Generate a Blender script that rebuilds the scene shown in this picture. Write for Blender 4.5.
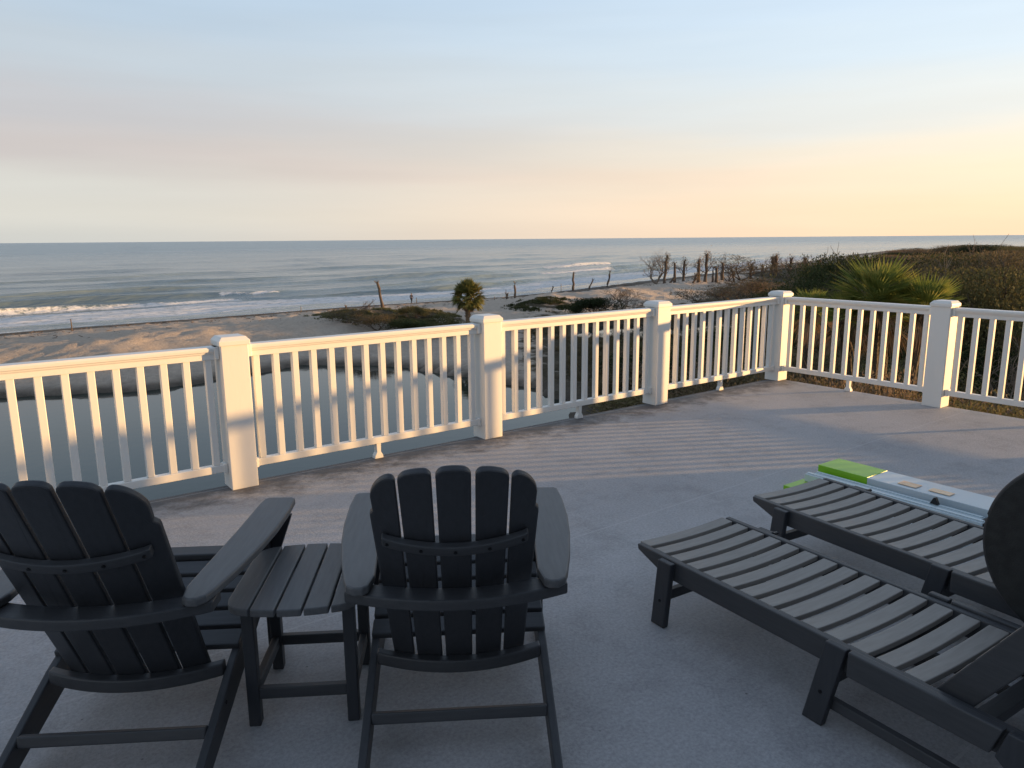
import bpy, bmesh, math, random
import numpy as np
from mathutils import Vector, Matrix, noise

R = math.radians
rnd = random.Random(7)
for o in list(bpy.data.objects): bpy.data.objects.remove(o)
S = bpy.context.scene
COL = S.collection

# ------------------------------------------------------------------ camera, light, exposure
CAMH = 1.45
F, PITCH, ROLL = 736.83, 0.1944, -0.0081
cd = bpy.data.cameras.new('camera'); cam = bpy.data.objects.new('camera', cd); COL.objects.link(cam)
cd.sensor_width = 36; cd.lens = F/1024*36; cd.clip_start = 0.05; cd.clip_end = 90000
cp, sp = math.cos(PITCH), math.sin(PITCH); cr, sr = math.cos(ROLL), math.sin(ROLL)
Fw = Vector((0, cp, -sp)); Rt = Vector((1, 0, 0)); Up = Vector((0, sp, cp))
R2 = cr*Rt + sr*Up; U2 = -sr*Rt + cr*Up
cam.matrix_world = Matrix(((R2.x, U2.x, -Fw.x, 0), (R2.y, U2.y, -Fw.y, 0), (R2.z, U2.z, -Fw.z, CAMH), (0, 0, 0, 1)))
S.camera = cam
S.render.resolution_x, S.render.resolution_y = 1024, 768
S.view_settings.view_transform = 'Standard'; S.view_settings.look = 'None'
S.view_settings.gamma = 1; S.view_settings.exposure = 1.0

SUN_AZ, SUN_EL = R(82), R(3.8)
SKY_GAIN = 0.73
sd = bpy.data.lights.new('sun', 'SUN'); sun = bpy.data.objects.new('sun', sd); COL.objects.link(sun)
sd.energy = 4.2; sd.angle = R(0.8); sd.color = (1.0, 0.58, 0.225)
sv = Vector((math.sin(SUN_AZ)*math.cos(SUN_EL), math.cos(SUN_AZ)*math.cos(SUN_EL), math.sin(SUN_EL)))
sun.rotation_euler = sv.to_track_quat('Z', 'Y').to_euler()

def world():
    w = bpy.data.worlds.new('World'); S.world = w; w.use_nodes = True
    nt = w.node_tree; N = nt.nodes; L = nt.links; N.clear()
    def math_(op, a, b=None, clamp=False):
        m = N.new('ShaderNodeMath'); m.operation = op; m.use_clamp = clamp
        for i, v in enumerate((a, b)):
            if v is None: continue
            if hasattr(v, 'links'): L.new(v, m.inputs[i])
            else: m.inputs[i].default_value = v
        return m.outputs[0]
    tc = N.new('ShaderNodeTexCoord'); sep = N.new('ShaderNodeSeparateXYZ'); L.new(tc.outputs['Generated'], sep.inputs[0])
    dot = N.new('ShaderNodeVectorMath'); dot.operation = 'DOT_PRODUCT'; L.new(tc.outputs['Generated'], dot.inputs[0])
    dot.inputs[1].default_value = (math.sin(SUN_AZ), math.cos(SUN_AZ), 0)
    # wispy bands: noise squeezed in height
    mp = N.new('ShaderNodeMapping'); L.new(tc.outputs['Generated'], mp.inputs[0]); mp.inputs['Scale'].default_value = (1.3, 1.3, 11)
    nz = N.new('ShaderNodeTexNoise'); L.new(mp.outputs[0], nz.inputs[0]); nz.inputs['Scale'].default_value = 1.6; nz.inputs['Detail'].default_value = 5; nz.inputs['Roughness'].default_value = .5
    wob = math_('MULTIPLY', math_('SUBTRACT', nz.outputs[0], 0.5), 0.075)
    wob = math_('ADD', wob, math_('MULTIPLY', math_('ADD', dot.outputs['Value'], 0.34), 0.035))
    hgt = math_('ADD', sep.outputs[2], math_('MULTIPLY', wob, math_('MULTIPLY', sep.outputs[2], 9.0, True)))
    def ramp(stops):
        r = N.new('ShaderNodeValToRGB'); cr_ = r.color_ramp
        cr_.interpolation = 'EASE'
        while len(cr_.elements) < len(stops): cr_.elements.new(0.5)
        for e, (p, c) in zip(cr_.elements, stops): e.position = p; e.color = (*c, 1)
        L.new(hgt, r.inputs[0]); return r.outputs[0]
    a = ramp([(0, (.50, .50, .47)), (.03, (.555, .545, .50)), (.06, (.535, .53, .50)), (.10, (.475, .44, .435)), (.145, (.44, .435, .455)), (.20, (.42, .475, .53)), (.30, (.37, .47, .58)), (.6, (.25, .31, .41)), (1, (.18, .24, .34))])
    b = ramp([(0, (.92, .64, .41)), (.04, (.93, .67, .44)), (.085, (.88, .69, .50)), (.125, (.80, .71, .57)), (.17, (.69, .70, .67)), (.24, (.60, .69, .76)), (.32, (.52, .63, .75)), (.6, (.30, .37, .47)), (1, (.19, .25, .35))])
    f = N.new('ShaderNodeMapRange'); f.interpolation_type = 'SMOOTHSTEP'; L.new(dot.outputs['Value'], f.inputs[0]); f.inputs[1].default_value = -0.45; f.inputs[2].default_value = 0.92
    mx = N.new('ShaderNodeMix'); mx.data_type = 'RGBA'; L.new(f.outputs[0], mx.inputs[0]); L.new(a, mx.inputs[6]); L.new(b, mx.inputs[7])
    # faint bright streaks
    mp2 = N.new('ShaderNodeMapping'); L.new(tc.outputs['Generated'], mp2.inputs[0]); mp2.inputs['Scale'].default_value = (2.2, 2.2, 26); mp2.inputs['Rotation'].default_value = (R(3), R(-4), 0)
    n2 = N.new('ShaderNodeTexNoise'); L.new(mp2.outputs[0], n2.inputs[0]); n2.inputs['Scale'].default_value = 1.4; n2.inputs['Detail'].default_value = 6
    st = math_('MULTIPLY_ADD', n2.outputs[0], 0.12); st.node.inputs[2].default_value = 0.94
    br = N.new('ShaderNodeVectorMath'); br.operation = 'SCALE'; L.new(mx.outputs[2], br.inputs[0]); L.new(st, br.inputs[3])
    sc = N.new('ShaderNodeVectorMath'); sc.operation = 'SCALE'; L.new(br.outputs[0], sc.inputs[0]); sc.inputs[3].default_value = 10*SKY_GAIN
    sky = N.new('ShaderNodeTexSky'); sky.sky_type = 'NISHITA'; sky.sun_disc = False; sky.sun_elevation = SUN_EL; sky.sun_rotation = SUN_AZ; sky.dust_density = 3
    m2 = N.new('ShaderNodeMix'); m2.data_type = 'RGBA'; m2.inputs[0].default_value = 0.88; L.new(sky.outputs[0], m2.inputs[6]); L.new(sc.outputs[0], m2.inputs[7])
    bg = N.new('ShaderNodeBackground'); bg.inputs[1].default_value = 0.1; L.new(m2.outputs[2], bg.inputs[0])
    out = N.new('ShaderNodeOutputWorld'); L.new(bg.outputs[0], out.inputs[0])
world()

# ------------------------------------------------------------------ materials
def nodes(name):
    m = bpy.data.materials.new(name); m.use_nodes = True
    nt = m.node_tree; return m, nt.nodes, nt.links, nt.nodes['Principled BSDF']

def mat(name, c1, c2=None, rough=.6, scale=8, bump=0, bscale=60, metal=0, stretch=None, detail=6, lo=.35, hi=.65, spec=.5, random_tint=0, bdist=.01):
    m, N, L, P = nodes(name)
    P.inputs['Roughness'].default_value = rough; P.inputs['Metallic'].default_value = metal
    P.inputs['Specular IOR Level'].default_value = spec
    tc = N.new('ShaderNodeTexCoord'); mp = N.new('ShaderNodeMapping'); L.new(tc.outputs['Object'], mp.inputs[0])
    if stretch: mp.inputs['Scale'].default_value = stretch
    nz = N.new('ShaderNodeTexNoise'); nz.inputs['Scale'].default_value = scale; nz.inputs['Detail'].default_value = detail; L.new(mp.outputs[0], nz.inputs[0])
    r = N.new('ShaderNodeValToRGB'); r.color_ramp.elements[0].position = lo; r.color_ramp.elements[1].position = hi
    r.color_ramp.elements[0].color = (*c1, 1); r.color_ramp.elements[1].color = (*(c2 or c1), 1)
    L.new(nz.outputs[0], r.inputs[0]); out = r.outputs[0]
    if random_tint:
        oi = N.new('ShaderNodeObjectInfo'); mr = N.new('ShaderNodeMapRange'); L.new(oi.outputs['Random'], mr.inputs[0])
        mr.inputs[3].default_value = 1-random_tint; mr.inputs[4].default_value = 1+random_tint
        vs = N.new('ShaderNodeVectorMath'); vs.operation = 'SCALE'; L.new(out, vs.inputs[0]); L.new(mr.outputs[0], vs.inputs[3]); out = vs.outputs[0]
    L.new(out, P.inputs['Base Color'])
    if bump:
        n2 = N.new('ShaderNodeTexNoise'); n2.inputs['Scale'].default_value = bscale; n2.inputs['Detail'].default_value = 4; L.new(mp.outputs[0], n2.inputs[0])
        b = N.new('ShaderNodeBump'); b.inputs['Strength'].default_value = bump; b.inputs['Distance'].default_value = bdist
        L.new(n2.outputs[0], b.inputs['Height']); L.new(b.outputs[0], P.inputs['Normal'])
    return m

def leaf_mat(name, c1, c2, c3, rough=.55, scale=.9, trans=.25):
    """foliage: clumps of colour from position, every leaf a little different, some light through it"""
    m, N, L, P = nodes(name)
    P.inputs['Roughness'].default_value = .75; P.inputs['Specular IOR Level'].default_value = .12
    tc = N.new('ShaderNodeTexCoord'); oi = N.new('ShaderNodeObjectInfo')
    ad = N.new('ShaderNodeVectorMath'); ad.operation = 'ADD'; L.new(tc.outputs['Object'], ad.inputs[0]); L.new(oi.outputs['Location'], ad.inputs[1])
    nz = N.new('ShaderNodeTexNoise'); nz.inputs['Scale'].default_value = scale; nz.inputs['Detail'].default_value = 9; nz.inputs['Roughness'].default_value = .75; L.new(ad.outputs[0], nz.inputs[0])
    r = N.new('ShaderNodeValToRGB'); e = r.color_ramp.elements; e.new(.5)
    for k, (p, c) in enumerate(((.33, c1), (.5, c2), (.67, c3))): e[k].position = p; e[k].color = (*c, 1)
    L.new(nz.outputs[0], r.inputs[0])
    hs = N.new('ShaderNodeHueSaturation'); L.new(r.outputs[0], hs.inputs['Color'])
    mr = N.new('ShaderNodeMapRange'); L.new(oi.outputs['Random'], mr.inputs[0]); mr.inputs[3].default_value = .6; mr.inputs[4].default_value = 1.5; L.new(mr.outputs[0], hs.inputs['Value'])
    mh = N.new('ShaderNodeMapRange'); L.new(oi.outputs['Random'], mh.inputs[0]); mh.inputs[3].default_value = .52; mh.inputs[4].default_value = .475; L.new(mh.outputs[0], hs.inputs['Hue'])
    L.new(hs.outputs[0], P.inputs['Base Color'])
    tr = N.new('ShaderNodeBsdfTranslucent'); L.new(hs.outputs[0], tr.inputs[0]); ms = N.new('ShaderNodeMixShader'); ms.inputs[0].default_value = trans
    L.new(P.outputs[0], ms.inputs[1]); L.new(tr.outputs[0], ms.inputs[2]); L.new(ms.outputs[0], N['Material Output'].inputs[0])
    return m

M = {}
M['vinyl'] = mat('white vinyl', (.77, .76, .72), (.81, .80, .77), rough=.42, scale=3, bump=.03, bscale=40, lo=.2, hi=.7)
M['vinyl_post'] = mat('white post sleeve', (.76, .75, .71), (.81, .80, .77), rough=.5, scale=3.5, stretch=(1, 1, .2), bump=.04, bscale=60, lo=.25, hi=.6)
def plank_mat(name, stretch, c1=(.044, .046, .051), c2=(.056, .058, .063)):
    return mat(name, c1, c2, rough=.5, scale=9, stretch=stretch, bump=.14, bscale=26, spec=.45, lo=.3, hi=.7, bdist=.003)
M['poly_x'] = plank_mat('charcoal lumber grain across', (1, 9, 9))
M['poly_y'] = plank_mat('charcoal lumber grain lengthwise', (9, 1, 9))
M['poly_z'] = plank_mat('charcoal lumber grain upright', (9, 9, 1), (.032, .035, .041), (.040, .043, .050))
M['slat_y'] = plank_mat('lumber slat with painted sky sheen', (9, 1, 9), (.215, .198, .182), (.265, .247, .228))  # same charcoal lumber; grazing sky reflection painted in as a lighter grey
M['top_y'] = plank_mat('charcoal lumber top with painted sky sheen', (9, 1, 9), (.088, .091, .096), (.112, .115, .120))  # armrests and tabletop: colour lightened to carry the reflected sky
M['disc'] = mat('matte black top', (.016, .017, .017), (.026, .027, .027), rough=.8, scale=30, bump=.2, bscale=200)
M['screw'] = mat('dark screw', (.01, .01, .012), rough=.35, metal=.6)
M['bark'] = mat('palm bark', (.16, .10, .06), (.34, .24, .15), rough=.9, scale=6, bump=1, bscale=14, bdist=.1)
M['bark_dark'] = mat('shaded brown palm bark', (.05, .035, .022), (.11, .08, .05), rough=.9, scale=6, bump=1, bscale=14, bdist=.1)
M['dead'] = mat('dead wood', (.075, .052, .038), (.15, .108, .078), rough=.9, scale=3, stretch=(3, 3, .6), bump=.8, bscale=8, bdist=.05)
M['twig'] = mat('grey twigs', (.13, .10, .075), (.24, .19, .14), rough=.9, scale=2, random_tint=.3)
M['twig_dark'] = mat('dark twigs', (.07, .05, .038), (.14, .10, .07), rough=.9, scale=2, random_tint=.3)
M['leaf'] = leaf_mat('olive evergreen leaves', (.065, .066, .028), (.13, .12, .052), (.21, .18, .085))
M['leaf_dark'] = leaf_mat('dark evergreen leaves', (.022, .036, .014), (.042, .056, .022), (.075, .080, .034))
M['leaf_brown'] = leaf_mat('brown winter leaves', (.11, .083, .05), (.18, .137, .082), (.20, .155, .095))
M['palm'] = leaf_mat('palm blades', (.09, .14, .04), (.18, .22, .055), (.42, .36, .11), scale=1.6, trans=.35)
M['palm_dark'] = leaf_mat('dark palm blades', (.05, .07, .022), (.10, .11, .035), (.20, .18, .065), scale=1.6, trans=.2)
M['grass'] = leaf_mat('dry grass', (.07, .055, .03), (.13, .10, .055), (.22, .17, .10), scale=.5)
M['vine'] = leaf_mat('dune vines', (.035, .05, .018), (.09, .095, .04), (.18, .15, .09), scale=.6)
M['card_white'] = mat('glossy white carton', (.50, .58, .62), (.56, .63, .67), rough=.3, scale=3)
M['card_green'] = mat('lime green carton', (.20, .48, .01), (.25, .55, .02), rough=.35, scale=4)
M['peach'] = mat('peach patches', (.80, .50, .28), (.85, .62, .40), rough=.35, scale=20)
M['alu'] = mat('white powder coated tube', (.52, .62, .66), (.60, .68, .71), rough=.35, scale=4)
M['black'] = mat('black plastic', (.012, .012, .013), rough=.4)
M['skin'] = mat('skin', (.35, .20, .14), rough=.6)
M['cloth_dark'] = mat('dark clothes', (.02, .02, .028), (.035, .03, .035), rough=.9, scale=6)
M['siding'] = mat('pale lap siding', (.30, .31, .32), (.36, .37, .38), rough=.6, scale=2, stretch=(1, 1, 6), bump=.2, bscale=10)
M['trim'] = mat('white trim', (.7, .7, .69), (.76, .76, .75), rough=.5, scale=2)
M['glass'] = mat('dark window glass', (.02, .025, .03), rough=.08, scale=2)

def deck_mat():
    m, N, L, P = nodes('blue grey deck coating')
    P.inputs['Specular IOR Level'].default_value = .3
    tc = N.new('ShaderNodeTexCoord'); mp = N.new('ShaderNodeMapping'); L.new(tc.outputs['Object'], mp.inputs[0])
    def nz(s, d=5, rg=.6):
        n = N.new('ShaderNodeTexNoise'); n.inputs['Scale'].default_value = s; n.inputs['Detail'].default_value = d; n.inputs['Roughness'].default_value = rg; L.new(mp.outputs[0], n.inputs[0]); return n.outputs[0]
    big = nz(.7, 4); mid = nz(6, 6, .7); fine = nz(80, 5, .75)
    r = N.new('ShaderNodeValToRGB'); L.new(big, r.inputs[0]); r.color_ramp.elements[0].position = .3; r.color_ramp.elements[1].position = .7
    r.color_ramp.elements[0].color = (.345, .343, .353, 1); r.color_ramp.elements[1].color = (.415, .412, .42, 1)
    def mulby(col, fac, lo, hi, a=.3, b=.7):
        mr = N.new('ShaderNodeMapRange'); L.new(fac, mr.inputs[0]); mr.inputs[1].default_value = a; mr.inputs[2].default_value = b; mr.inputs[3].default_value = lo; mr.inputs[4].default_value = hi
        v = N.new('ShaderNodeVectorMath'); v.operation = 'SCALE'; L.new(col, v.inputs[0]); L.new(mr.outputs[0], v.inputs[3]); return v.outputs[0]
    c = mulby(mulby(r.outputs[0], mid, .93, 1.06), fine, .74, 1.24)
    st_ = nz(2.2, 8, .8); c = mulby(c, st_, .86, 1.03, .38, .50)
    vo = N.new('ShaderNodeTexVoronoi'); vo.inputs['Scale'].default_value = 5.5; L.new(mp.outputs[0], vo.inputs[0])
    sp_ = N.new('ShaderNodeMapRange'); L.new(vo.outputs['Distance'], sp_.inputs[0]); sp_.inputs[1].default_value = .018; sp_.inputs[2].default_value = .03; sp_.inputs[3].default_value = .45; sp_.inputs[4].default_value = 1
    v9 = N.new('ShaderNodeVectorMath'); v9.operation = 'SCALE'; L.new(c, v9.inputs[0]); L.new(sp_.outputs[0], v9.inputs[3]); c = v9.outputs[0]
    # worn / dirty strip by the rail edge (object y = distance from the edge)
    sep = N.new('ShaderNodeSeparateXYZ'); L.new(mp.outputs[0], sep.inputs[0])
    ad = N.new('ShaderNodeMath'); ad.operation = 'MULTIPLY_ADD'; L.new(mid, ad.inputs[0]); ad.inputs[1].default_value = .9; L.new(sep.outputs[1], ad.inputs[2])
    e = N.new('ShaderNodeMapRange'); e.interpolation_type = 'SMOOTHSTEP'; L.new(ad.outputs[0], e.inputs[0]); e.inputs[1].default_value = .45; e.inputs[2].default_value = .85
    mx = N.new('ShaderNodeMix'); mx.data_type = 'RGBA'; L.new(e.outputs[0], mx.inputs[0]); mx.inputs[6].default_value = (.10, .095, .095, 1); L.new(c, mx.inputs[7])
    # two faint sheet seams
    w = N.new('ShaderNodeMath'); w.operation = 'PINGPONG'; L.new(sep.outputs[1], w.inputs[0]); w.inputs[1].default_value = .92
    lt = N.new('ShaderNodeMath'); lt.operation = 'LESS_THAN'; L.new(w.outputs[0], lt.inputs[0]); lt.inputs[1].default_value = .005
    m3 = N.new('ShaderNodeMix'); m3.data_type = 'RGBA'; s3 = N.new('ShaderNodeMath'); s3.operation = 'MULTIPLY'; L.new(lt.outputs[0], s3.inputs[0]); s3.inputs[1].default_value = .28
    L.new(s3.outputs[0], m3.inputs[0]); L.new(mx.outputs[2], m3.inputs[6]); m3.inputs[7].default_value = (.60, .60, .60, 1)
    L.new(m3.outputs[2], P.inputs['Base Color'])
    rr = N.new('ShaderNodeMapRange'); L.new(mid, rr.inputs[0]); rr.inputs[3].default_value = .5; rr.inputs[4].default_value = .8; L.new(rr.outputs[0], P.inputs['Roughness'])
    b = N.new('ShaderNodeBump'); b.inputs['Strength'].default_value = .4; b.inputs['Distance'].default_value = .008; L.new(fine, b.inputs['Height'])
    b2 = N.new('ShaderNodeBump'); b2.inputs['Strength'].default_value = .2; b2.inputs['Distance'].default_value = .02; L.new(mid, b2.inputs['Height']); L.new(b.outputs[0], b2.inputs['Normal'])
    L.new(b2.outputs[0], P.inputs['Normal'])
    return m
M['deck'] = deck_mat()

# ------------------------------------------------------------------ mesh helpers
class MB:
    def __init__(s): s.v = []; s.f = []
    def add(s, vs, fs):
        k = len(s.v); s.v += [tuple(v) for v in vs]; s.f += [tuple(i+k for i in f) for f in fs]; return s
    def box(s, c, d, rz=0, rx=0, ry=0):
        m = Matrix.Rotation(rz, 3, 'Z') @ Matrix.Rotation(ry, 3, 'Y') @ Matrix.Rotation(rx, 3, 'X'); c = Vector(c)
        vs = [c + m @ Vector((x*d[0]/2, y*d[1]/2, z*d[2]/2)) for x in (-1, 1) for y in (-1, 1) for z in (-1, 1)]
        return s.add(vs, [(0, 1, 3, 2), (4, 6, 7, 5), (0, 4, 5, 1), (2, 3, 7, 6), (0, 2, 6, 4), (1, 5, 7, 3)])
    def bar(s, a, b, w, h, up=(0, 0, 1)):
        a, b = Vector(a), Vector(b); d = (b-a).normalized(); side = d.cross(Vector(up)).normalized(); u = side.cross(d)
        vs = [p + side*sx*w/2 + u*sz*h/2 for p in (a, b) for sx, sz in ((-1, -1), (1, -1), (1, 1), (-1, 1))]
        return s.add(vs, [(3, 2, 1, 0), (4, 5, 6, 7), (0, 1, 5, 4), (1, 2, 6, 5), (2, 3, 7, 6), (3, 0, 4, 7)])
    def tube(s, pts, rads, n=8, cap=True):
        pts = [Vector(p) for p in pts]; k = len(s.v); rings = []
        for i, p in enumerate(pts):
            d = (pts[min(i+1, len(pts)-1)] - pts[max(i-1, 0)]).normalized()
            a = d.orthogonal().normalized() if abs(d.z) > .99 else d.cross(Vector((0, 0, 1))).normalized(); b = d.cross(a)
            for j in range(n):
                t = 2*math.pi*j/n; s.v.append(tuple(p + (a*math.cos(t)+b*math.sin(t))*rads[i]))
        for i in range(len(pts)-1):
            for j in range(n):
                s.f.append((k+i*n+j, k+i*n+(j+1) % n, k+(i+1)*n+(j+1) % n, k+(i+1)*n+j))
        if cap: s.f.append(tuple(k+j for j in range(n))[::-1]); s.f.append(tuple(k+(len(pts)-1)*n+j for j in range(n)))
        return s
    def prism(s, loop, fn0, fn1):
        """loop of 2D points; fn0/fn1 map them to the two faces"""
        n = len(loop); vs = [fn0(*p) for p in loop] + [fn1(*p) for p in loop]
        return s.add(vs, [tuple(range(n)), tuple(range(2*n-1, n-1, -1))] + [(i, i+n, (i+1) % n+n, (i+1) % n) for i in range(n)])
    def mesh(s, name, m=None, smooth=False):
        me = bpy.data.meshes.new(name); me.from_pydata(s.v, [], s.f); me.update()
        if m: me.materials.append(m)
        if smooth: me.polygons.foreach_set('use_smooth', [True]*len(me.polygons))
        return me
    def build(s, name, m, parent=None, bevel=0, smooth=False, seg=2):
        bm = bmesh.new(); me = s.mesh(name, m, smooth); bm.from_mesh(me); bmesh.ops.recalc_face_normals(bm, faces=bm.faces); bm.to_mesh(me); bm.free()
        if smooth: me.polygons.foreach_set('use_smooth', [True]*len(me.polygons))
        return link(name, me, parent, bevel, seg)

def link(name, me, parent=None, bevel=0, seg=2):
    o = bpy.data.objects.new(name, me); COL.objects.link(o)
    if parent: o.parent = parent
    if bevel:
        b = o.modifiers.new('bevel', 'BEVEL'); b.width = bevel; b.segments = seg; b.limit_method = 'ANGLE'; b.angle_limit = R(35); b.harden_normals = False
    return o
def tag(o, label=None, cat=None, group=None, kind=None):
    if label: o['label'] = label
    if cat: o['category'] = cat
    if group: o['group'] = group
    if kind: o['kind'] = kind
    return o
def thing(name, label, cat, loc=(0, 0, 0), rz=0, group=None):
    o = bpy.data.objects.new(name, None); COL.objects.link(o); o.location = loc; o.rotation_euler = (0, 0, rz); o.empty_display_size = .1
    return tag(o, label, cat, group)
def dup(root, loc, rz, label, group=None, scale=None):
    def cp_(o, par):
        c = o.copy(); COL.objects.link(c); c.parent = par
        for ch in [x for x in bpy.data.objects if x.parent == o]: cp_(ch, c)
        return c
    c = cp_(root, None); c.location = loc; c.rotation_euler = (0, 0, rz); c['label'] = label
    if group: c['group'] = group
    if scale: c.scale = scale if hasattr(scale, '__len__') else (scale,)*3
    return c

# pixel -> point at height z (used only to find where things stand)
def at(x, y, z):
    d = (x-512)*R2 - (y-384)*U2 + F*Fw; t = (z-CAMH)/d.z
    return Vector((d.x*t, d.y*t, z))
def at_depth(x, y, dist):
    d = ((x-512)*R2 - (y-384)*U2 + F*Fw); return Vector((0, 0, CAMH)) + d*(dist/d.xy.length)

# ------------------------------------------------------------------ terrain
SEA, POND = -9.0, -8.6
A0 = np.array([-60., 87.]); E0 = np.array([.653, .757]); M0 = np.array([-.757, .653])
OT = [-400, -60, 0, 22.5, 42.5, 55, 77, 100, 132, 222, 560, 760, 3000, 60000]
OO = [0, 0, 0, 3.1, 4.8, 7.5, 13, 11.5, 7, 0, -48, 40, 3600, 90000]
def smooth_off(t):
    t = np.asarray(t, float); return (np.interp(t-8, OT, OO) + np.interp(t, OT, OO)*2 + np.interp(t+8, OT, OO))/4
def sea_dist(x, y):
    px, py = x-A0[0], y-A0[1]; t = px*E0[0]+py*E0[1]; return px*M0[0]+py*M0[1]+smooth_off(t), t
def sstep(a, b, v):
    q = np.clip((v-a)/(b-a), 0, 1); return q*q*(3-2*q)
def poly_sd(poly, x, y):
    """signed distance, negative inside (numpy arrays)"""
    x = np.asarray(x, float); y = np.asarray(y, float); d = np.full(x.shape, 1e9); ins = np.zeros(x.shape, bool)
    n = len(poly)
    for i in range(n):
        ax, ay = poly[i]; bx, by = poly[(i+1) % n]; ex, ey = bx-ax, by-ay
        t = np.clip(((x-ax)*ex+(y-ay)*ey)/(ex*ex+ey*ey), 0, 1)
        d = np.minimum(d, np.hypot(x-ax-t*ex, y-ay-t*ey))
        c = (ay > y) != (by > y)
        with np.errstate(divide='ignore', invalid='ignore'):
            xi = (bx-ax)*(y-ay)/(by-ay if by != ay else 1e-9)+ax
        ins ^= (c & (x < xi))
    return np.where(ins, -d, d)
def pxy(x, y, z): p = at(x, y, z); return (p.x, p.y)
POND_P = [(-75, 8), (-75, 38)] + [pxy(*q, POND) for q in ((0, 398), (70, 396), (150, 392), (215, 380), (300, 366), (370, 366), (440, 372), (500, 384), (540, 391), (572, 402))] + [(3.5, 30), (3, 8)]
POOL_P = [pxy(*q, POND) for q in ((583, 342), (590, 328), (640, 324), (690, 325), (740, 320), (782, 322), (778, 352), (752, 350), (735, 334), (700, 345), (665, 336), (640, 345))]

def nz2(x, y, s, seed=0):
    f = np.vectorize(lambda a, b: noise.noise(Vector((a*s+seed, b*s-seed, seed*.37))))
    return f(x, y)
def ground(x, y, noisy=True):
    x = np.asarray(x, float); y = np.asarray(y, float)
    s, t = sea_dist(x, y); l = -s
    z = np.where(l < 0, SEA+l*.06, 0)
    beach = SEA + .9*sstep(0, 14, l)+.04*np.clip(l, 0, 14)/14
    amp = 1.65*(1-.95*np.exp(-((t-47)/9.)**2))*(1+.04*np.sin(t*.11))
    lc = 37-9.5*sstep(26, 48, t); ws = 11-4.5*sstep(26, 48, t)
    q_ = (l-lc)+.9*np.sin(t*.35)+.6*np.sin(t*.83+1)
    ridge = amp*np.where(q_ < 0, np.exp(-(q_/ws)**2), np.clip(1.04-np.sqrt(np.clip(q_, 0, None)**2+1.0)/11., 0, 1))
    inland = .35*sstep(25, 40, l)*sstep(-12, 0, x)
    z = np.where(l < 0, z, beach+ridge+inland)
    # planted dune mound behind the palm, second grassy mound
    z = z + .55*np.exp(-(((x+13)/7.5)**2+((y-78)/5.)**2)) + 1.0*np.exp(-(((x-4)/4.5)**2+((y-99)/6.)**2))
    # thicket ground rises to the right
    z = z + 2.6*sstep(22, 60, x-.25*y)*sstep(5, 30, l)*(1-.8*sstep(90, 260, np.hypot(x, y)))
    d = poly_sd(POND_P, x, y); z = np.where(d > 0, np.minimum(z, POND+.25+.17*np.clip(d, 0, None)), z)
    if noisy:
        k = np.where((l > 4) & (l < 300), 1., .0)*sstep(4, 16, l)
        z = z + k*(.08*nz2(x, y, .12, 3)+.08*nz2(x, y, .40, 9)+.17*nz2(x, y, .9, 5)+.17*nz2(x, y, 1.7, 2))
    d = poly_sd(POND_P, x, y)
    if noisy: d = d + .7*nz2(x, y, .3, 12)
    f = sstep(-1.8, 1.0, d); z = -9.6 + (z+9.6)*f
    d = poly_sd(POOL_P, x, y)
    if noisy: d = d + .9*nz2(x, y, .4, 15)
    f = sstep(-1.2, 3.0, d); z = -9.4 + (z+9.4)*f
    # pad the house stands on
    return z
def gz(x, y): return float(ground(np.array([x]), np.array([y]))[0])

def axis(lo, hi, step, far_lo, far_hi, g=1.25):
    a = list(np.arange(lo, hi, step)); st = step; v = hi
    while v < far_hi: a.append(v); st *= g; v += st
    a.append(far_hi); st = step; v = lo-step
    while v > far_lo: a.insert(0, v); st *= g; v -= st
    a.insert(0, far_lo); return np.array(a)
def grid_obj(name, X, Y, Z, m, smooth=True):
    ny, nx = X.shape; me = bpy.data.meshes.new(name)
    co = np.stack([X, Y, Z], -1).reshape(-1, 3)
    idx = np.arange(nx*ny).reshape(ny, nx)
    q = np.stack([idx[:-1, :-1], idx[:-1, 1:], idx[1:, 1:], idx[1:, :-1]], -1).reshape(-1, 4)
    me.from_pydata(co.tolist(), [], q.tolist()); me.update(); me.materials.append(m)
    me.polygons.foreach_set('use_smooth', [smooth]*len(me.polygons)); return me
def attr(me, name, vals):
    a = me.attributes.new(name, 'FLOAT', 'POINT'); a.data.foreach_set('value', np.asarray(vals, np.float32).ravel())

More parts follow.
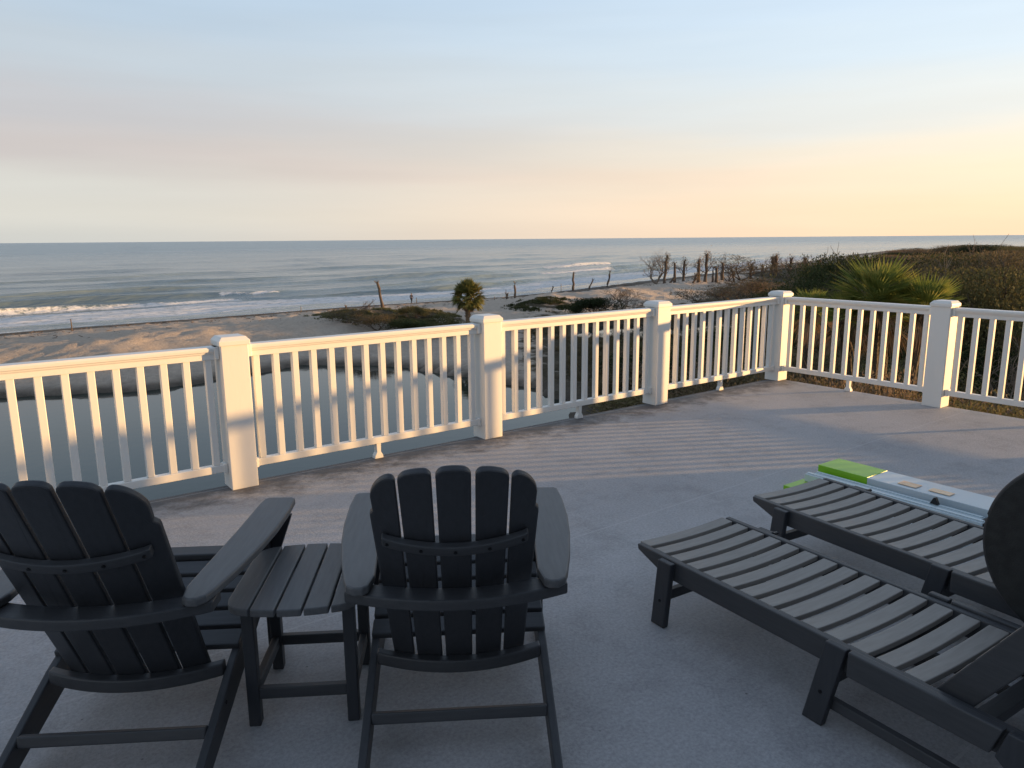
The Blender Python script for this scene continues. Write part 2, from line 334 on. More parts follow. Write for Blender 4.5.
def sand_mat():
    m, N, L, P = nodes('sand and scrub ground'); P.inputs['Roughness'].default_value = .95; P.inputs['Specular IOR Level'].default_value = .15
    tc = N.new('ShaderNodeTexCoord')
    def nz(s, d=6, r=.6):
        n = N.new('ShaderNodeTexNoise'); n.inputs['Scale'].default_value = s; n.inputs['Detail'].default_value = d; n.inputs['Roughness'].default_value = r; L.new(tc.outputs['Object'], n.inputs[0]); return n.outputs[0]
    def ramp(f, st):
        r = N.new('ShaderNodeValToRGB'); e = r.color_ramp.elements
        while len(e) < len(st): e.new(.5)
        for k, (p, c) in enumerate(st): e[k].position = p; e[k].color = (*c, 1)
        L.new(f, r.inputs[0]); return r.outputs[0]
    def mix(f, a, b):
        x = N.new('ShaderNodeMix'); x.data_type = 'RGBA'; L.new(f, x.inputs[0]); L.new(a, x.inputs[6]); L.new(b, x.inputs[7]); return x.outputs[2]
    n1 = nz(.6, 8); n2 = nz(2.5, 8, .75); n3 = nz(.25, 6)
    sand = ramp(n2, [(.3, (.50, .41, .33)), (.7, (.68, .58, .48))])
    scrub = ramp(n2, [(.3, (.04, .036, .022)), (.5, (.085, .068, .042)), (.7, (.16, .125, .085))])
    wet = ramp(n1, [(.3, (.10, .085, .068)), (.7, (.17, .145, .12))])
    def at_(n): a = N.new('ShaderNodeAttribute'); a.attribute_name = n; return a.outputs['Fac']
    def thr(a, nn, k, lo, hi):
        q = N.new('ShaderNodeMath'); q.operation = 'MULTIPLY_ADD'; L.new(nn, q.inputs[0]); q.inputs[1].default_value = k; L.new(a, q.inputs[2])
        r = N.new('ShaderNodeMapRange'); r.interpolation_type = 'SMOOTHSTEP'; L.new(q.outputs[0], r.inputs[0]); r.inputs[1].default_value = lo; r.inputs[2].default_value = hi; return r.outputs[0]
    c = mix(thr(at_('veg'), n1, 1.6, 1.15, 1.5), sand, scrub)
    c = mix(at_('wet'), c, wet)
    L.new(c, P.inputs['Base Color'])
    b = N.new('ShaderNodeBump'); b.inputs['Strength'].default_value = .9; b.inputs['Distance'].default_value = .55; L.new(n2, b.inputs['Height']); L.new(b.outputs[0], P.inputs['Normal'])
    return m

gx = axis(-62, 62, .6, -2500, 5000); gy = axis(35, 150, .6, -300, 6000)
GX, GY = np.meshgrid(gx, gy); GZ = ground(GX, GY)
sdv, tv = sea_dist(GX, GY)
me = grid_obj('ground', GX, GY, GZ, sand_mat())
veg = np.zeros(GX.shape)
veg += .75*np.exp(-(((GX+12.5)/8.5)**2+((GY-78)/5.)**2)**1.5) + .75*np.exp(-(((GX-5)/5.0)**2+((GY-98)/6.)**2)**1.5)
inl = sstep(30, 50, -sdv)*sstep(-2, 6, GX+.02*GY)
veg = np.clip(np.maximum(veg, inl*.85), 0, 1)
veg = np.clip(veg + .5*sstep(12, 25, GX-.1*GY)*sstep(20, 35, -sdv), 0, 1)
veg = np.maximum(veg, 1.1*sstep(110, 150, np.hypot(GX, GY))*sstep(14, 26, -sdv)*sstep(40, 60, GX)); attr(me, 'veg', veg)
wet = np.maximum(sstep(-6, -.5, sdv), .8*sstep(-8.35, -8.6, GZ)*(sdv < -20))
wet = np.maximum(wet, (1-sstep(-8.42, -8.02, GZ))*.95)
attr(me, 'wet', np.clip(wet, 0, 1))
tag(link('ground', me), 'pale sand berm, beach and scrubby ground around the house', 'ground', kind='structure')

# ------------------------------------------------------------------ sea
def sea_mat():
    m, N, L, P = nodes('sea water'); P.inputs['IOR'].default_value = 1.33; P.inputs['Roughness'].default_value = .22
    tc = N.new('ShaderNodeTexCoord'); mp = N.new('ShaderNodeMapping'); L.new(tc.outputs['Object'], mp.inputs[0])
    mp.vector_type = 'POINT'; mp.inputs['Rotation'].default_value = (0, 0, -math.atan2(E0[1], E0[0]))
    mp2 = N.new('ShaderNodeMapping'); L.new(mp.outputs[0], mp2.inputs[0]); mp2.inputs['Scale'].default_value = (.28, 1, 1)
    def nz(s, d=5, r=.6, vec=None):
        n = N.new('ShaderNodeTexNoise'); n.inputs['Scale'].default_value = s; n.inputs['Detail'].default_value = d; n.inputs['Roughness'].default_value = r; L.new((vec or mp2).outputs[0], n.inputs[0]); return n.outputs[0]
    def mth(op, a, b=None, c=None):
        x = N.new('ShaderNodeMath'); x.operation = op
        for i, v in enumerate((a, b, c)):
            if v is None: continue
            if hasattr(v, 'links'): L.new(v, x.inputs[i])
            else: x.inputs[i].default_value = v
        return x.outputs[0]
    def ss(v, a, b):
        r = N.new('ShaderNodeMapRange'); r.interpolation_type = 'SMOOTHSTEP'; L.new(v, r.inputs[0]); r.inputs[1].default_value = a; r.inputs[2].default_value = b; return r.outputs[0]
    def at_(n): a = N.new('ShaderNodeAttribute'); a.attribute_name = n; return a.outputs['Fac']
    w1 = nz(.05, 7, .7); w2 = nz(.16, 4); w3 = nz(.9, 5, .65); w4 = nz(.045, 5, .65)
    r = N.new('ShaderNodeValToRGB'); L.new(w1, r.inputs[0]); r.color_ramp.elements[0].position = .38; r.color_ramp.elements[1].position = .62
    r.color_ramp.elements[0].color = (.10, .145, .165, 1); r.color_ramp.elements[1].color = (.18, .23, .245, 1)
    foamn = nz(.55, 8, .72, mp); lace = nz(1.7, 6, .7, mp)
    fo = ss(mth('MULTIPLY_ADD', at_('foam'), .62, mth('ADD', mth('MULTIPLY', foamn, .75), mth('MULTIPLY', lace, .5))), .92, 1.12)
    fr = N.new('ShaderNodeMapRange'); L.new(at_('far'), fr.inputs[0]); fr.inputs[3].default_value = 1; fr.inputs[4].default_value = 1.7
    fs_ = N.new('ShaderNodeVectorMath'); fs_.operation = 'SCALE'; L.new(r.outputs[0], fs_.inputs[0]); L.new(fr.outputs[0], fs_.inputs[3])  # distant water lightened in its colour, standing in for haze
    mx = N.new('ShaderNodeMix'); mx.data_type = 'RGBA'; L.new(fo, mx.inputs[0]); L.new(fs_.outputs[0], mx.inputs[6]); mx.inputs[7].default_value = (.66, .67, .68, 1)
    L.new(mx.outputs[2], P.inputs['Base Color'])
    far = at_('far')
    L.new(mth('ADD', mth('MULTIPLY_ADD', fo, .6, .18), mth('MULTIPLY', far, .12)), P.inputs['Roughness'])
    h = mth('ADD', mth('MULTIPLY_ADD', w4, 5.0, mth('MULTIPLY', w2, 2.0)), mth('MULTIPLY', w3, .5))
    b = N.new('ShaderNodeBump'); b.inputs['Distance'].default_value = 1.0; L.new(h, b.inputs['Height']); L.new(mth('MULTIPLY_ADD', far, .12, .65), b.inputs['Strength'])
    hb = mth('ADD', mth('MULTIPLY', nz(.011, 4, .6), 14.), 0.0)
    b2 = N.new('ShaderNodeBump'); b2.inputs['Distance'].default_value = 1.0; b2.inputs['Strength'].default_value = .45; L.new(hb, b2.inputs['Height']); L.new(b.outputs[0], b2.inputs['Normal'])
    L.new(b2.outputs[0], P.inputs['Normal'])
    return m
tt = axis(-30, 260, 1.1, -40000, 60000, 1.3); ss_ = axis(-3, 130, .6, -9, 60000, 1.12)
TT, SS = np.meshgrid(tt, ss_)
OFF = smooth_off(TT)*np.exp(-np.clip(SS, 0, None)/400)
PX = A0[0]+TT*E0[0]+(SS-OFF)*M0[0]; PY = A0[1]+TT*E0[1]+(SS-OFF)*M0[1]
def ridge(s0, h, wf, wb, wob, seed, fade=None, slope=0):
    c = s0 + wob*np.sin(TT*.045+seed) + wob*.5*np.sin(TT*.013+seed*2)+slope*TT
    d = SS-c; g = np.where(d < 0, np.exp(-(d/wf)**2), np.exp(-(d/wb)**2))
    a = h*(.75+.35*np.sin(TT*.07+seed*3)); 
    if fade is not None: a = a*fade
    return a*g, c
ZZ = np.full(TT.shape, SEA); near = np.exp(-np.clip(np.abs(TT-80)-250, 0, None)/200)
waves = [(24, .9, 1.0, 3.2, 2.2, .5), (42, 1.15, 1.7, 4.0, 2.0, 2.1), (66, 1.15, 2.4, 6, 3, 4.0), (96, .9, 3.4, 8, 4, 1.0), (135, .9, 4.2, 9, 6, 3.0), (185, .9, 5, 10, 6, 5.0), (250, .9, 6, 12, 8, 2.0)]
cs = []
for s0, h, wf, wb, wob, seed in waves:
    a, c = ridge(s0, h, wf, wb, wob, seed, near); ZZ = ZZ+a; cs.append(c)
ZZ = ZZ + .10*np.exp(-np.clip(SS, 0, None)/200)*np.sin(SS*.55+.6*np.sin(TT*.06))*sstep(28, 40, SS)
small = np.zeros(TT.shape); nm = (np.abs(TT-110) < 330) & (SS < 400)
small[nm] = nz2(TT[nm]*.35, SS[nm], .35, 4)*.10+nz2(TT[nm]*.5, SS[nm], .12, 8)*.16
ZZ = ZZ+small*sstep(0, 10, SS)
ZZ = ZZ - .5*(1-sstep(-6, -1.0, SS))
foam = np.zeros(TT.shape)
def tw(a, b, w=10): return sstep(a-w, a, TT)*(1-sstep(b, b+w, TT))
foam = np.maximum(foam, .74*(1-sstep(19, 25, SS-2.2*np.sin(TT*.045+.5)))*sstep(5.5, 8, SS+1.3*np.sin(TT*.1)))    # wash inside the breaker
foam = np.maximum(foam, .80*np.exp(-((SS-.6-.9*np.sin(TT*.17))/.7)**2))                                          # edge of the swash
foam = np.maximum(foam, .75*np.exp(-((SS-6.5-1.3*np.sin(TT*.1+1))/.9)**2))
d0 = SS-cs[0]
foam = np.maximum(foam, .80*np.exp(-((d0+1.2)/1.7)**2)*tw(-40, 40, 8))
d1 = SS-cs[1]
foam = np.maximum(foam, .80*np.exp(-((d1+1.3+.5*np.sin(TT*.9))/1.3)**2)*tw(45, 55, 3))
foam = np.maximum(foam, .8*np.exp(-((d1+1.5)/2.4)**2)*tw(150, 185, 5))
foam = np.maximum(foam, .8*np.exp(-((SS-cs[2]+1.5)/3)**2)*tw(180, 230, 8))
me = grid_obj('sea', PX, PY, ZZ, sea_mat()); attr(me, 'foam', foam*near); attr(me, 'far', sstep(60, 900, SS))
tag(link('sea', me), 'calm grey green sea with low rollers breaking on the beach', 'sea', kind='structure')

def pond_mat():
    m, N, L, P = nodes('still pond water'); P.inputs['IOR'].default_value = 1.33; P.inputs['Roughness'].default_value = .05
    P.inputs['Base Color'].default_value = (.02, .03, .026, 1); P.inputs['Specular IOR Level'].default_value = .33
    tc = N.new('ShaderNodeTexCoord'); n = N.new('ShaderNodeTexNoise'); n.inputs['Scale'].default_value = 1.4; n.inputs['Detail'].default_value = 3; L.new(tc.outputs['Object'], n.inputs[0])
    b = N.new('ShaderNodeBump'); b.inputs['Strength'].default_value = .02; b.inputs['Distance'].default_value = .2; L.new(n.outputs[0], b.inputs['Height']); L.new(b.outputs[0], P.inputs['Normal'])
    return m
pm = pond_mat()
def water_sheet(name, poly, grow, label):
    cx = sum(p[0] for p in poly)/len(poly); cy = sum(p[1] for p in poly)/len(poly); vs = []
    for x, y in poly:
        d = Vector((x-cx, y-cy)); d = d + d.normalized()*grow; vs.append((cx+d.x, cy+d.y, POND))
    me = bpy.data.meshes.new(name); me.from_pydata(vs, [], [tuple(range(len(vs)))]); me.update(); me.materials.append(pm)
    tag(link(name, me), label, 'pond', kind='structure')
water_sheet('pond', POND_P, 5, 'still grey green pond between the deck and the sand berm')
water_sheet('tidal_pool', POOL_P, 2.5, 'bright little pool in the scrub beyond the pond')

# ------------------------------------------------------------------ deck and house
P4 = Vector((2.7211, 7.4064, 0)); YAW = .9336; u = Vector((math.sin(YAW), math.cos(YAW), 0)); v = Vector((u.y, -u.x, 0))
PW = .1565; LB = 1.817; L5 = 1.578; PC = P4 + (u-v)*PW/2        # centre of the corner post
RZU = math.atan2(u.y, u.x)            # local +x along u, local -y along v
def uv(a, b, z=0): p = PC + u*a + v*b; return Vector((p.x, p.y, z))
dk = MB()
E1 = .02
c0 = (-13.5, -E1, 0); 
# deck object frame: x along u, y along v (so the shader's y is the distance from the rail edge)
DU, DV = 13.5, 7.0
def deck_frame(o): o.matrix_world = Matrix(((u.x, v.x, 0, PC.x), (u.y, v.y, 0, PC.y), (0, 0, 1, 0), (0, 0, 0, 1)))
dk.box((-DU/2+.04, DV/2-.04, -.14), (DU, DV, .28))
do = dk.build('deck', M['deck']); deck_frame(do); tag(do, 'blue grey textured rooftop deck floor', 'deck', kind='structure')
f = MB(); f.box((-DU/2+.04, -.055, -.20), (DU, .03, .36)); f.box((.055, DV/2-.06, -.20), (.03, DV, .36))
fo = f.build('deck_fascia', M['trim']); deck_frame(fo); tag(fo, 'white board along the outer edge of the rooftop deck', 'fascia board')
# house below and unseen upper walls, added out of frame to shade the deck
hs = thing('beach_house', 'pale sided beach house carrying the rooftop deck', 'house')
w = MB(); w.box((-DU/2-.1, DV/2+1.7, -5.1), (DU-.6, DV+3, 9.6)); ho = w.build('wall', M['siding'], hs); deck_frame(ho)
w = MB(); w.box((-3.5, DV+1.45, 1.6), (16, 2.8, 3.2)); w.box((.25, 6.95, 1.3), (.40, 5.2, 2.6)); ho = w.build('upper_shade_wall', M['siding'], hs); deck_frame(ho)
w = MB(); w.box((-6, DV+.02, 1.15), (1.9, .06, 2.15)); ho = w.build('glass_door', M['glass'], hs); deck_frame(ho)
w = MB(); w.box((-3.5, DV+1.4, 3.27), (16.6, 3.4, .14)); w.box((.25, 6.95, 2.67), (.6, 5.4, .14)); ho = w.build('roof_edge', M['trim'], hs); deck_frame(ho)

# ------------------------------------------------------------------ railing
def post_meshes():
    a = MB(); a.box((0, 0, .434), (PW, PW, .868)); 
    c = MB(); q = PW/2+.010
    c.add([(-q, -q, .862), (q, -q, .862), (q, q, .862), (-q, q, .862), (-q, -q, .888), (q, -q, .888), (q, q, .888), (-q, q, .888),
           (-q+.020, -q+.020, .911), (q-.020, -q+.020, .911), (q-.020, q-.020, .911), (-q+.020, q-.020, .911)],
          [(3, 2, 1, 0), (0, 1, 5, 4), (1, 2, 6, 5), (2, 3, 7, 6), (3, 0, 4, 7), (4, 5, 9, 8), (5, 6, 10, 9), (6, 7, 11, 10), (7, 4, 8, 11), (8, 9, 10, 11)])
    return a, c
PROTO_POST = None
def post(a, b, label):
    global PROTO_POST
    if PROTO_POST is None:
        t = thing('railing_post', label, 'post', uv(a, b), RZU, 'white railing posts'); pa, ca = post_meshes()
        pa.build('sleeve', M['vinyl_post'], t, .004); ca.build('cap', M['vinyl'], t, .003); PROTO_POST = t; return t
    return dup(PROTO_POST, uv(a, b), RZU, label)
posts = [(-4*LB, 0, 'white square railing post out at the left end of the deck'), (-3*LB, 0, 'white railing post behind the side table, nearest the camera'),
         (-2*LB, 0, 'white railing post behind the middle chair, in front of the palm'), (-LB, 0, 'white railing post next left of the corner post'),
         (0, 0, 'white corner railing post where the two runs meet'), (0, L5, 'white railing post right of the corner post, in front of the thicket'),
         (0, L5+LB, 'white railing post beside the added shade wall')]
for q in posts: post(*q)
bal_me = None; foot_me = None
def panel(p0, p1, nb, label):
    """p0,p1 = post centres"""
    global bal_me, foot_me
    d = (p1-p0); ln = d.length-PW; mid = (p0+p1)/2; rz = math.atan2(d.y, d.x)
    t = thing('railing', label, 'railing', mid, rz, 'white baluster railing panels')
    # moulded top rail
    prof = [(-.026, .782), (.026, .782), (.026, .812), (.033, .818), (.036, .826), (.044, .830), (.046, .846), (.040, .856), (-.040, .856), (-.046, .846), (-.044, .830), (-.036, .826), (-.033, .818), (-.026, .812)]
    a = MB(); a.prism(prof, lambda y, z: (-ln/2, y, z), lambda y, z: (ln/2, y, z)); a.build('top_rail', M['vinyl'], t, .002)
    b = MB(); b.box((0, 0, .127), (ln, .05, .045)); b.build('bottom_rail', M['vinyl'], t, .004)
    if bal_me is None:
        c = MB(); c.box((0, 0, .468), (.038, .038, .637)); bal_me = c.mesh('baluster', M['vinyl'])
        e = MB(); e.prism([(-.017, .104), (.017, .104), (.015, .045), (.03, .02), (.032, .001), (-.032, .001), (-.03, .02), (-.015, .045)], lambda x, z: (x, -.02, z), lambda x, z: (x, .02, z)); foot_me = e.mesh('support_foot', M['vinyl'])
    for k in range(nb):
        o = link('baluster', bal_me, t, .003, 1); o.location = (-ln/2+(k+.5)*ln/nb, 0, 0)
    o = link('support_foot', foot_me, t, .002, 1)
    for s in (-1, 1):
        g = MB(); g.box((s*(ln/2-.014), 0, .82), (.024, .098, .072)); g.build('rail_bracket', M['vinyl'], t, .004)
        g = MB(); g.box((s*(ln/2-.014), 0, .127), (.024, .062, .057)); g.build('rail_bracket', M['vinyl'], t, .004)
    return t
pl = ['leftmost white railing panel, behind the left chair', 'white railing panel over the pond, between the nearest post and the post before the palm',
      'white railing panel between the palm post and the next post right', 'white railing panel ending at the corner post from the left',
      'white railing panel just right of the corner, in front of the spiky palm', 'white railing panel cut off by the right edge of the photo']
for k in range(4): panel(uv(-(4-k)*LB, 0), uv(-(3-k)*LB, 0), 14, pl[k])
panel(uv(0, 0), uv(0, L5), 12, pl[4]); panel(uv(0, L5), uv(0, L5+LB), 14, pl[5]); panel(uv(0, L5+LB), uv(0, 4.42), 8, 'short white railing section against the added shade wall')

# ------------------------------------------------------------------ adirondack chair
BB, BT = Vector((0, -.52, .18)), Vector((0, -.912, .925)); BD = (BT-BB); BLEN = BD.length; BD.normalize(); BN = Vector((0, -BD.z, BD.y))   # BN points backwards
if BN.y > 0: BN = -BN
def back_pt(x, l, off):
    p = BB + BD*l + BN*off; return Vector((x, p.y+1.3*x*x, p.z))
def arc(cx, cy, r, a0, a1, n): return [(cx+r*math.cos(R(a0+(a1-a0)*i/n)), cy+r*math.sin(R(a0+(a1-a0)*i/n))) for i in range(n+1)]
def screw(mb, p, n, r=.005):
    p = Vector(p); n = Vector(n).normalized(); mb.tube([p-n*.002, p+n*.0015], [r, r], 8)
def chair(label, loc, rz):
    t = thing('adirondack_chair', label, 'chair', loc, rz, 'charcoal adirondack chairs')
    for s in (-1, 1):
        a = MB(); pr = [(.0, .350), (.01, .33), (.0, .255), (-.10, .225), (-.86, .0), (-.945, .0), (-.93, .04), (-.5, .205), (-.30, .262)]
        a.prism(pr, lambda y, z: (s*.262-.012, y, z), lambda y, z: (s*.262+.012, y, z)); a.build('side_rail', M['poly_y'], t, .004)
        a = MB(); a.box((s*.288, -.10, .259), (.024, .10, .518)); a.build('leg', M['poly_z'], t, .004)
        a = MB(); a.prism([(-.06, .518), (-.14, .518), (-.115, .36), (-.085, .36)] if 0 else [(.0, .518), (.075, .518), (.065, .49), (.01, .34), (.0, .34)], lambda x, z: (s*(.301+x), -.112, z), lambda x, z: (s*(.301+x), -.088, z)); a.build('arm_bracket', M['poly_z'], t, .002)
        # arm: broad paddle
        inn = [(s*.236, -.742), (s*.226, -.68), (s*.236, -.50), (s*.248, -.28), (s*.256, -.05), (s*.262, -.005), (s*.276, .010)]
        out = [(s*.358, .004), (s*.370, -.008), (s*.374, -.12), (s*.369, -.28), (s*.356, -.42), (s*.334, -.57), (s*.308, -.70), (s*.296, -.738), (s*.276, -.757), (s*.250, -.757)]
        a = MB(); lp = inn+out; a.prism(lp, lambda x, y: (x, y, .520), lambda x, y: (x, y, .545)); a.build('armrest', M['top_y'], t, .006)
    # seat
    a = MB()
    for k in range(6):
        y = -.025-k*.078; z = .352-(-y)*.30+.004 if k else .352
        a.box((0, y, z+.004), (.548, .068, .022), rx=R(15 if k else 4))
    a.build('seat', M['poly_x'], t, .005)
    a = MB(); a.box((0, .012, .305), (.50, .022, .08)); a.build('front_apron', M['poly_x'], t, .004)
    # fan back
    a = MB()
    CB, CT, WB, WT = (0, .088, .167), (0, .094, .176), (.0395, .038, .032), (.0425, .0415, .0345)
    for i in range(-2, 3):
        sg = 1 if i >= 0 else -1; k_ = abs(i)
        def X(l, e): q = l/BLEN; return sg*(CB[k_]+(CT[k_]-CB[k_])*q) + e*(WB[k_]+(WT[k_]-WB[k_])*q)
        sh = .008 if k_ == 2 else 0
        xr, xl = X(BLEN, 1), X(BLEN, -1); r_r = .058 if i == 2 else .019; r_l = .058 if i == -2 else .019
        rt, lt = [], []
        def drop(e, r): return 0 if e >= r else r-math.sqrt(max(0, r*r-(r-e)**2))
        N_ = 26; topl = []
        for j in range(N_+1):
            q = .5-.5*math.cos(math.pi*j/N_); x = xr+(xl-xr)*q; w2 = (xr-xl)/2; xm = (xr+xl)/2
            topl.append((x, BLEN+.004-1.35*x*x-.006*((x-xm)/w2)**2-drop(xr-x, min(r_r, w2*1.6))*.9-drop(x-xl, min(r_l, w2*1.6))*.9))
        lp = [(X(0, -1), 0), (X(0, 1), 0)]
        if i == 2: lp += [(X(BLEN*.78, 1)+.010, BLEN*.78), (X(BLEN*.80, 1)+.009, BLEN*.795), (X(BLEN*.82, 1), BLEN*.81)]
        lp += topl
        if i == -2: lp += [(X(BLEN*.82, -1), BLEN*.81), (X(BLEN*.80, -1)-.009, BLEN*.795), (X(BLEN*.78, -1)-.010, BLEN*.78)]
        a.prism(lp, lambda x, l: back_pt(x, l, 0), lambda x, l: back_pt(x, l, .021))
    a.build('backrest', M['poly_z'], t, .005)
    # curved braces
    def curved(name, hw, l0, l1, off0, off1, m, sag=0, endr=True, n=16):
        mb = MB(); lp = []
        for j in range(n+1): x = -hw+2*hw*j/n; lp.append((x, l0+sag*(x/hw)**2))
        for j in range(n+1): x = hw-2*hw*j/n; lp.append((x, l1+sag*(x/hw)**2))
        if endr:
            lp[0] = (lp[0][0]+.01, lp[0][1]); lp[n] = (lp[n][0]-.01, lp[n][1]); lp[n+1] = (lp[n+1][0]-.01, lp[n+1][1]); lp[-1] = (lp[-1][0]+.01, lp[-1][1])
        nn = len(lp)
        vs = [back_pt(x, l, off0) for x, l in lp]+[back_pt(x, l, off1) for x, l in lp]
        fs = [(i, i+nn, (i+1) % nn+nn, (i+1) % nn) for i in range(nn)]
        for j in range(n): k = 2*n+1-j; fs += [(j, j+1, k-1, k), (j+nn, k+nn, k-1+nn, j+1+nn)]
        mb.add(vs, fs); return mb.build(name, m, t, .004)
    ub = curved('back_brace', .200, .556, .588, .022, .044, M['poly_x'], .022)
    for i in range(-2, 3):
        sc = MB(); screw(sc, back_pt(i*.088, .572+.022*(i*.088/.2)**2, .0445), BN); sc.build('screw', M['screw'], ub)
    # horizontal boards: arm support and lower crosspiece
    def shelf(name, hw, z, yf, yr_mid, yr_end, cf, thick, m, tilt=0, n=20):
        mb = MB(); lp = []
        for j in range(n+1): x = -hw+2*hw*j/n; lp.append((x, yf+cf*x*x))
        for j in range(n+1):
            x = hw-2*hw*j/n; q = abs(x)/hw; lp.append((x, yr_mid+(yr_end-yr_mid)*q*q))
        nn = len(lp); T_ = lambda x, y, dz: (x, y, z+dz+tilt*(y-yf))
        vs = [T_(x, y, 0) for x, y in lp]+[T_(x, y, -thick) for x, y in lp]
        fs = [(i, i+nn, (i+1) % nn+nn, (i+1) % nn) for i in range(nn)]
        for j in range(n): k = 2*n+1-j; fs += [(j, j+1, k-1, k), (j+nn, k+nn, k-1+nn, j+1+nn)]
        mb.add(vs, fs); return mb.build(name, m, t, .005)
    ys = lambda z: BB.y + (z-BB.z)*BD.y/BD.z-.024
    shelf('arm_support', .305, .5185, ys(.51)-.002, ys(.51)-.078, -.722, .75, .032, M['poly_x'])
    shelf('lower_crosspiece', .249, .222, ys(.215)+.0, ys(.215)-.036, ys(.215)+.030, 1.0, .040, M['poly_x'])
    a = MB(); a.box((0, -.700, .118), (.50, .024, .032), rx=R(-16)); a.build('stretcher', M['poly_x'], t, .004)
    for s in (-1, 1):
        for y, z, x in ((-.10, .42, .3005), (-.10, .30, .3005), (-.60, .14, .2745)):
            sc = MB(); screw(sc, (s*x, y, z), (s, 0, 0), .006); sc.build('screw', M['screw'], t)
    return t
ch = chair('charcoal adirondack chair in the middle, its back to the camera, right of the side table', (-.205, 2.585, 0), R(4))
dup(ch, (-1.150, 2.497, 0), R(4.0), 'charcoal adirondack chair at the left edge, left of the side table')

# ------------------------------------------------------------------ side table
def side_table():
    t = thing('side_table', 'small charcoal slatted side table between the two adirondack chairs', 'side table', (-.655, 2.18, 0), R(4.5))
    a = MB(); n = 5; W, D = .375, .465; pw = W/n
    def half(x):   # rounded outline: half depth at x
        q = abs(x)/(W/2); r = .05
        base = D/2*(1-.13*q*q)
        e = W/2-abs(x)
        if e < r: base -= r-math.sqrt(max(0, r*r-(r-e)**2))
        return base
    for k in range(n):
        x0 = -W/2+k*pw+(.003 if k else 0); x1 = -W/2+(k+1)*pw-(.003 if k < n-1 else 0)
        xs = [x0+(x1-x0)*j/10 for j in range(11)]
        lp = [(x, -half(x)) for x in xs]+[(x, half(x)) for x in xs[::-1]]
        a.prism(lp, lambda x, y: (x, y-.040, .410), lambda x, y: (x, y-.040, .433))
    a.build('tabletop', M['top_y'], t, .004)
    for sx in (-1, 1):
        for sy in (-1, 1):
            a = MB(); a.box((sx*.148, sy*.152, .205), (.036, .036, .41)); a.build('leg', M['poly_z'], t, .004)
        a = MB(); a.box((sx*.148, 0, .105), (.024, .27, .036)); a.build('stretcher', M['poly_y'], t, .003)
        a = MB(); a.box((sx*.148, 0, .385), (.022, .27, .04)); a.build('apron', M['poly_y'], t, .003)
    for sy in (-1, 1):
        a = MB(); a.box((0, sy*.152, .105), (.262, .024, .036)); a.build('stretcher', M['poly_x'], t, .003)
        a = MB(); a.box((0, sy*.130, .388), (.262, .022, .036)); a.build('apron', M['poly_x'], t, .003)
side_table()

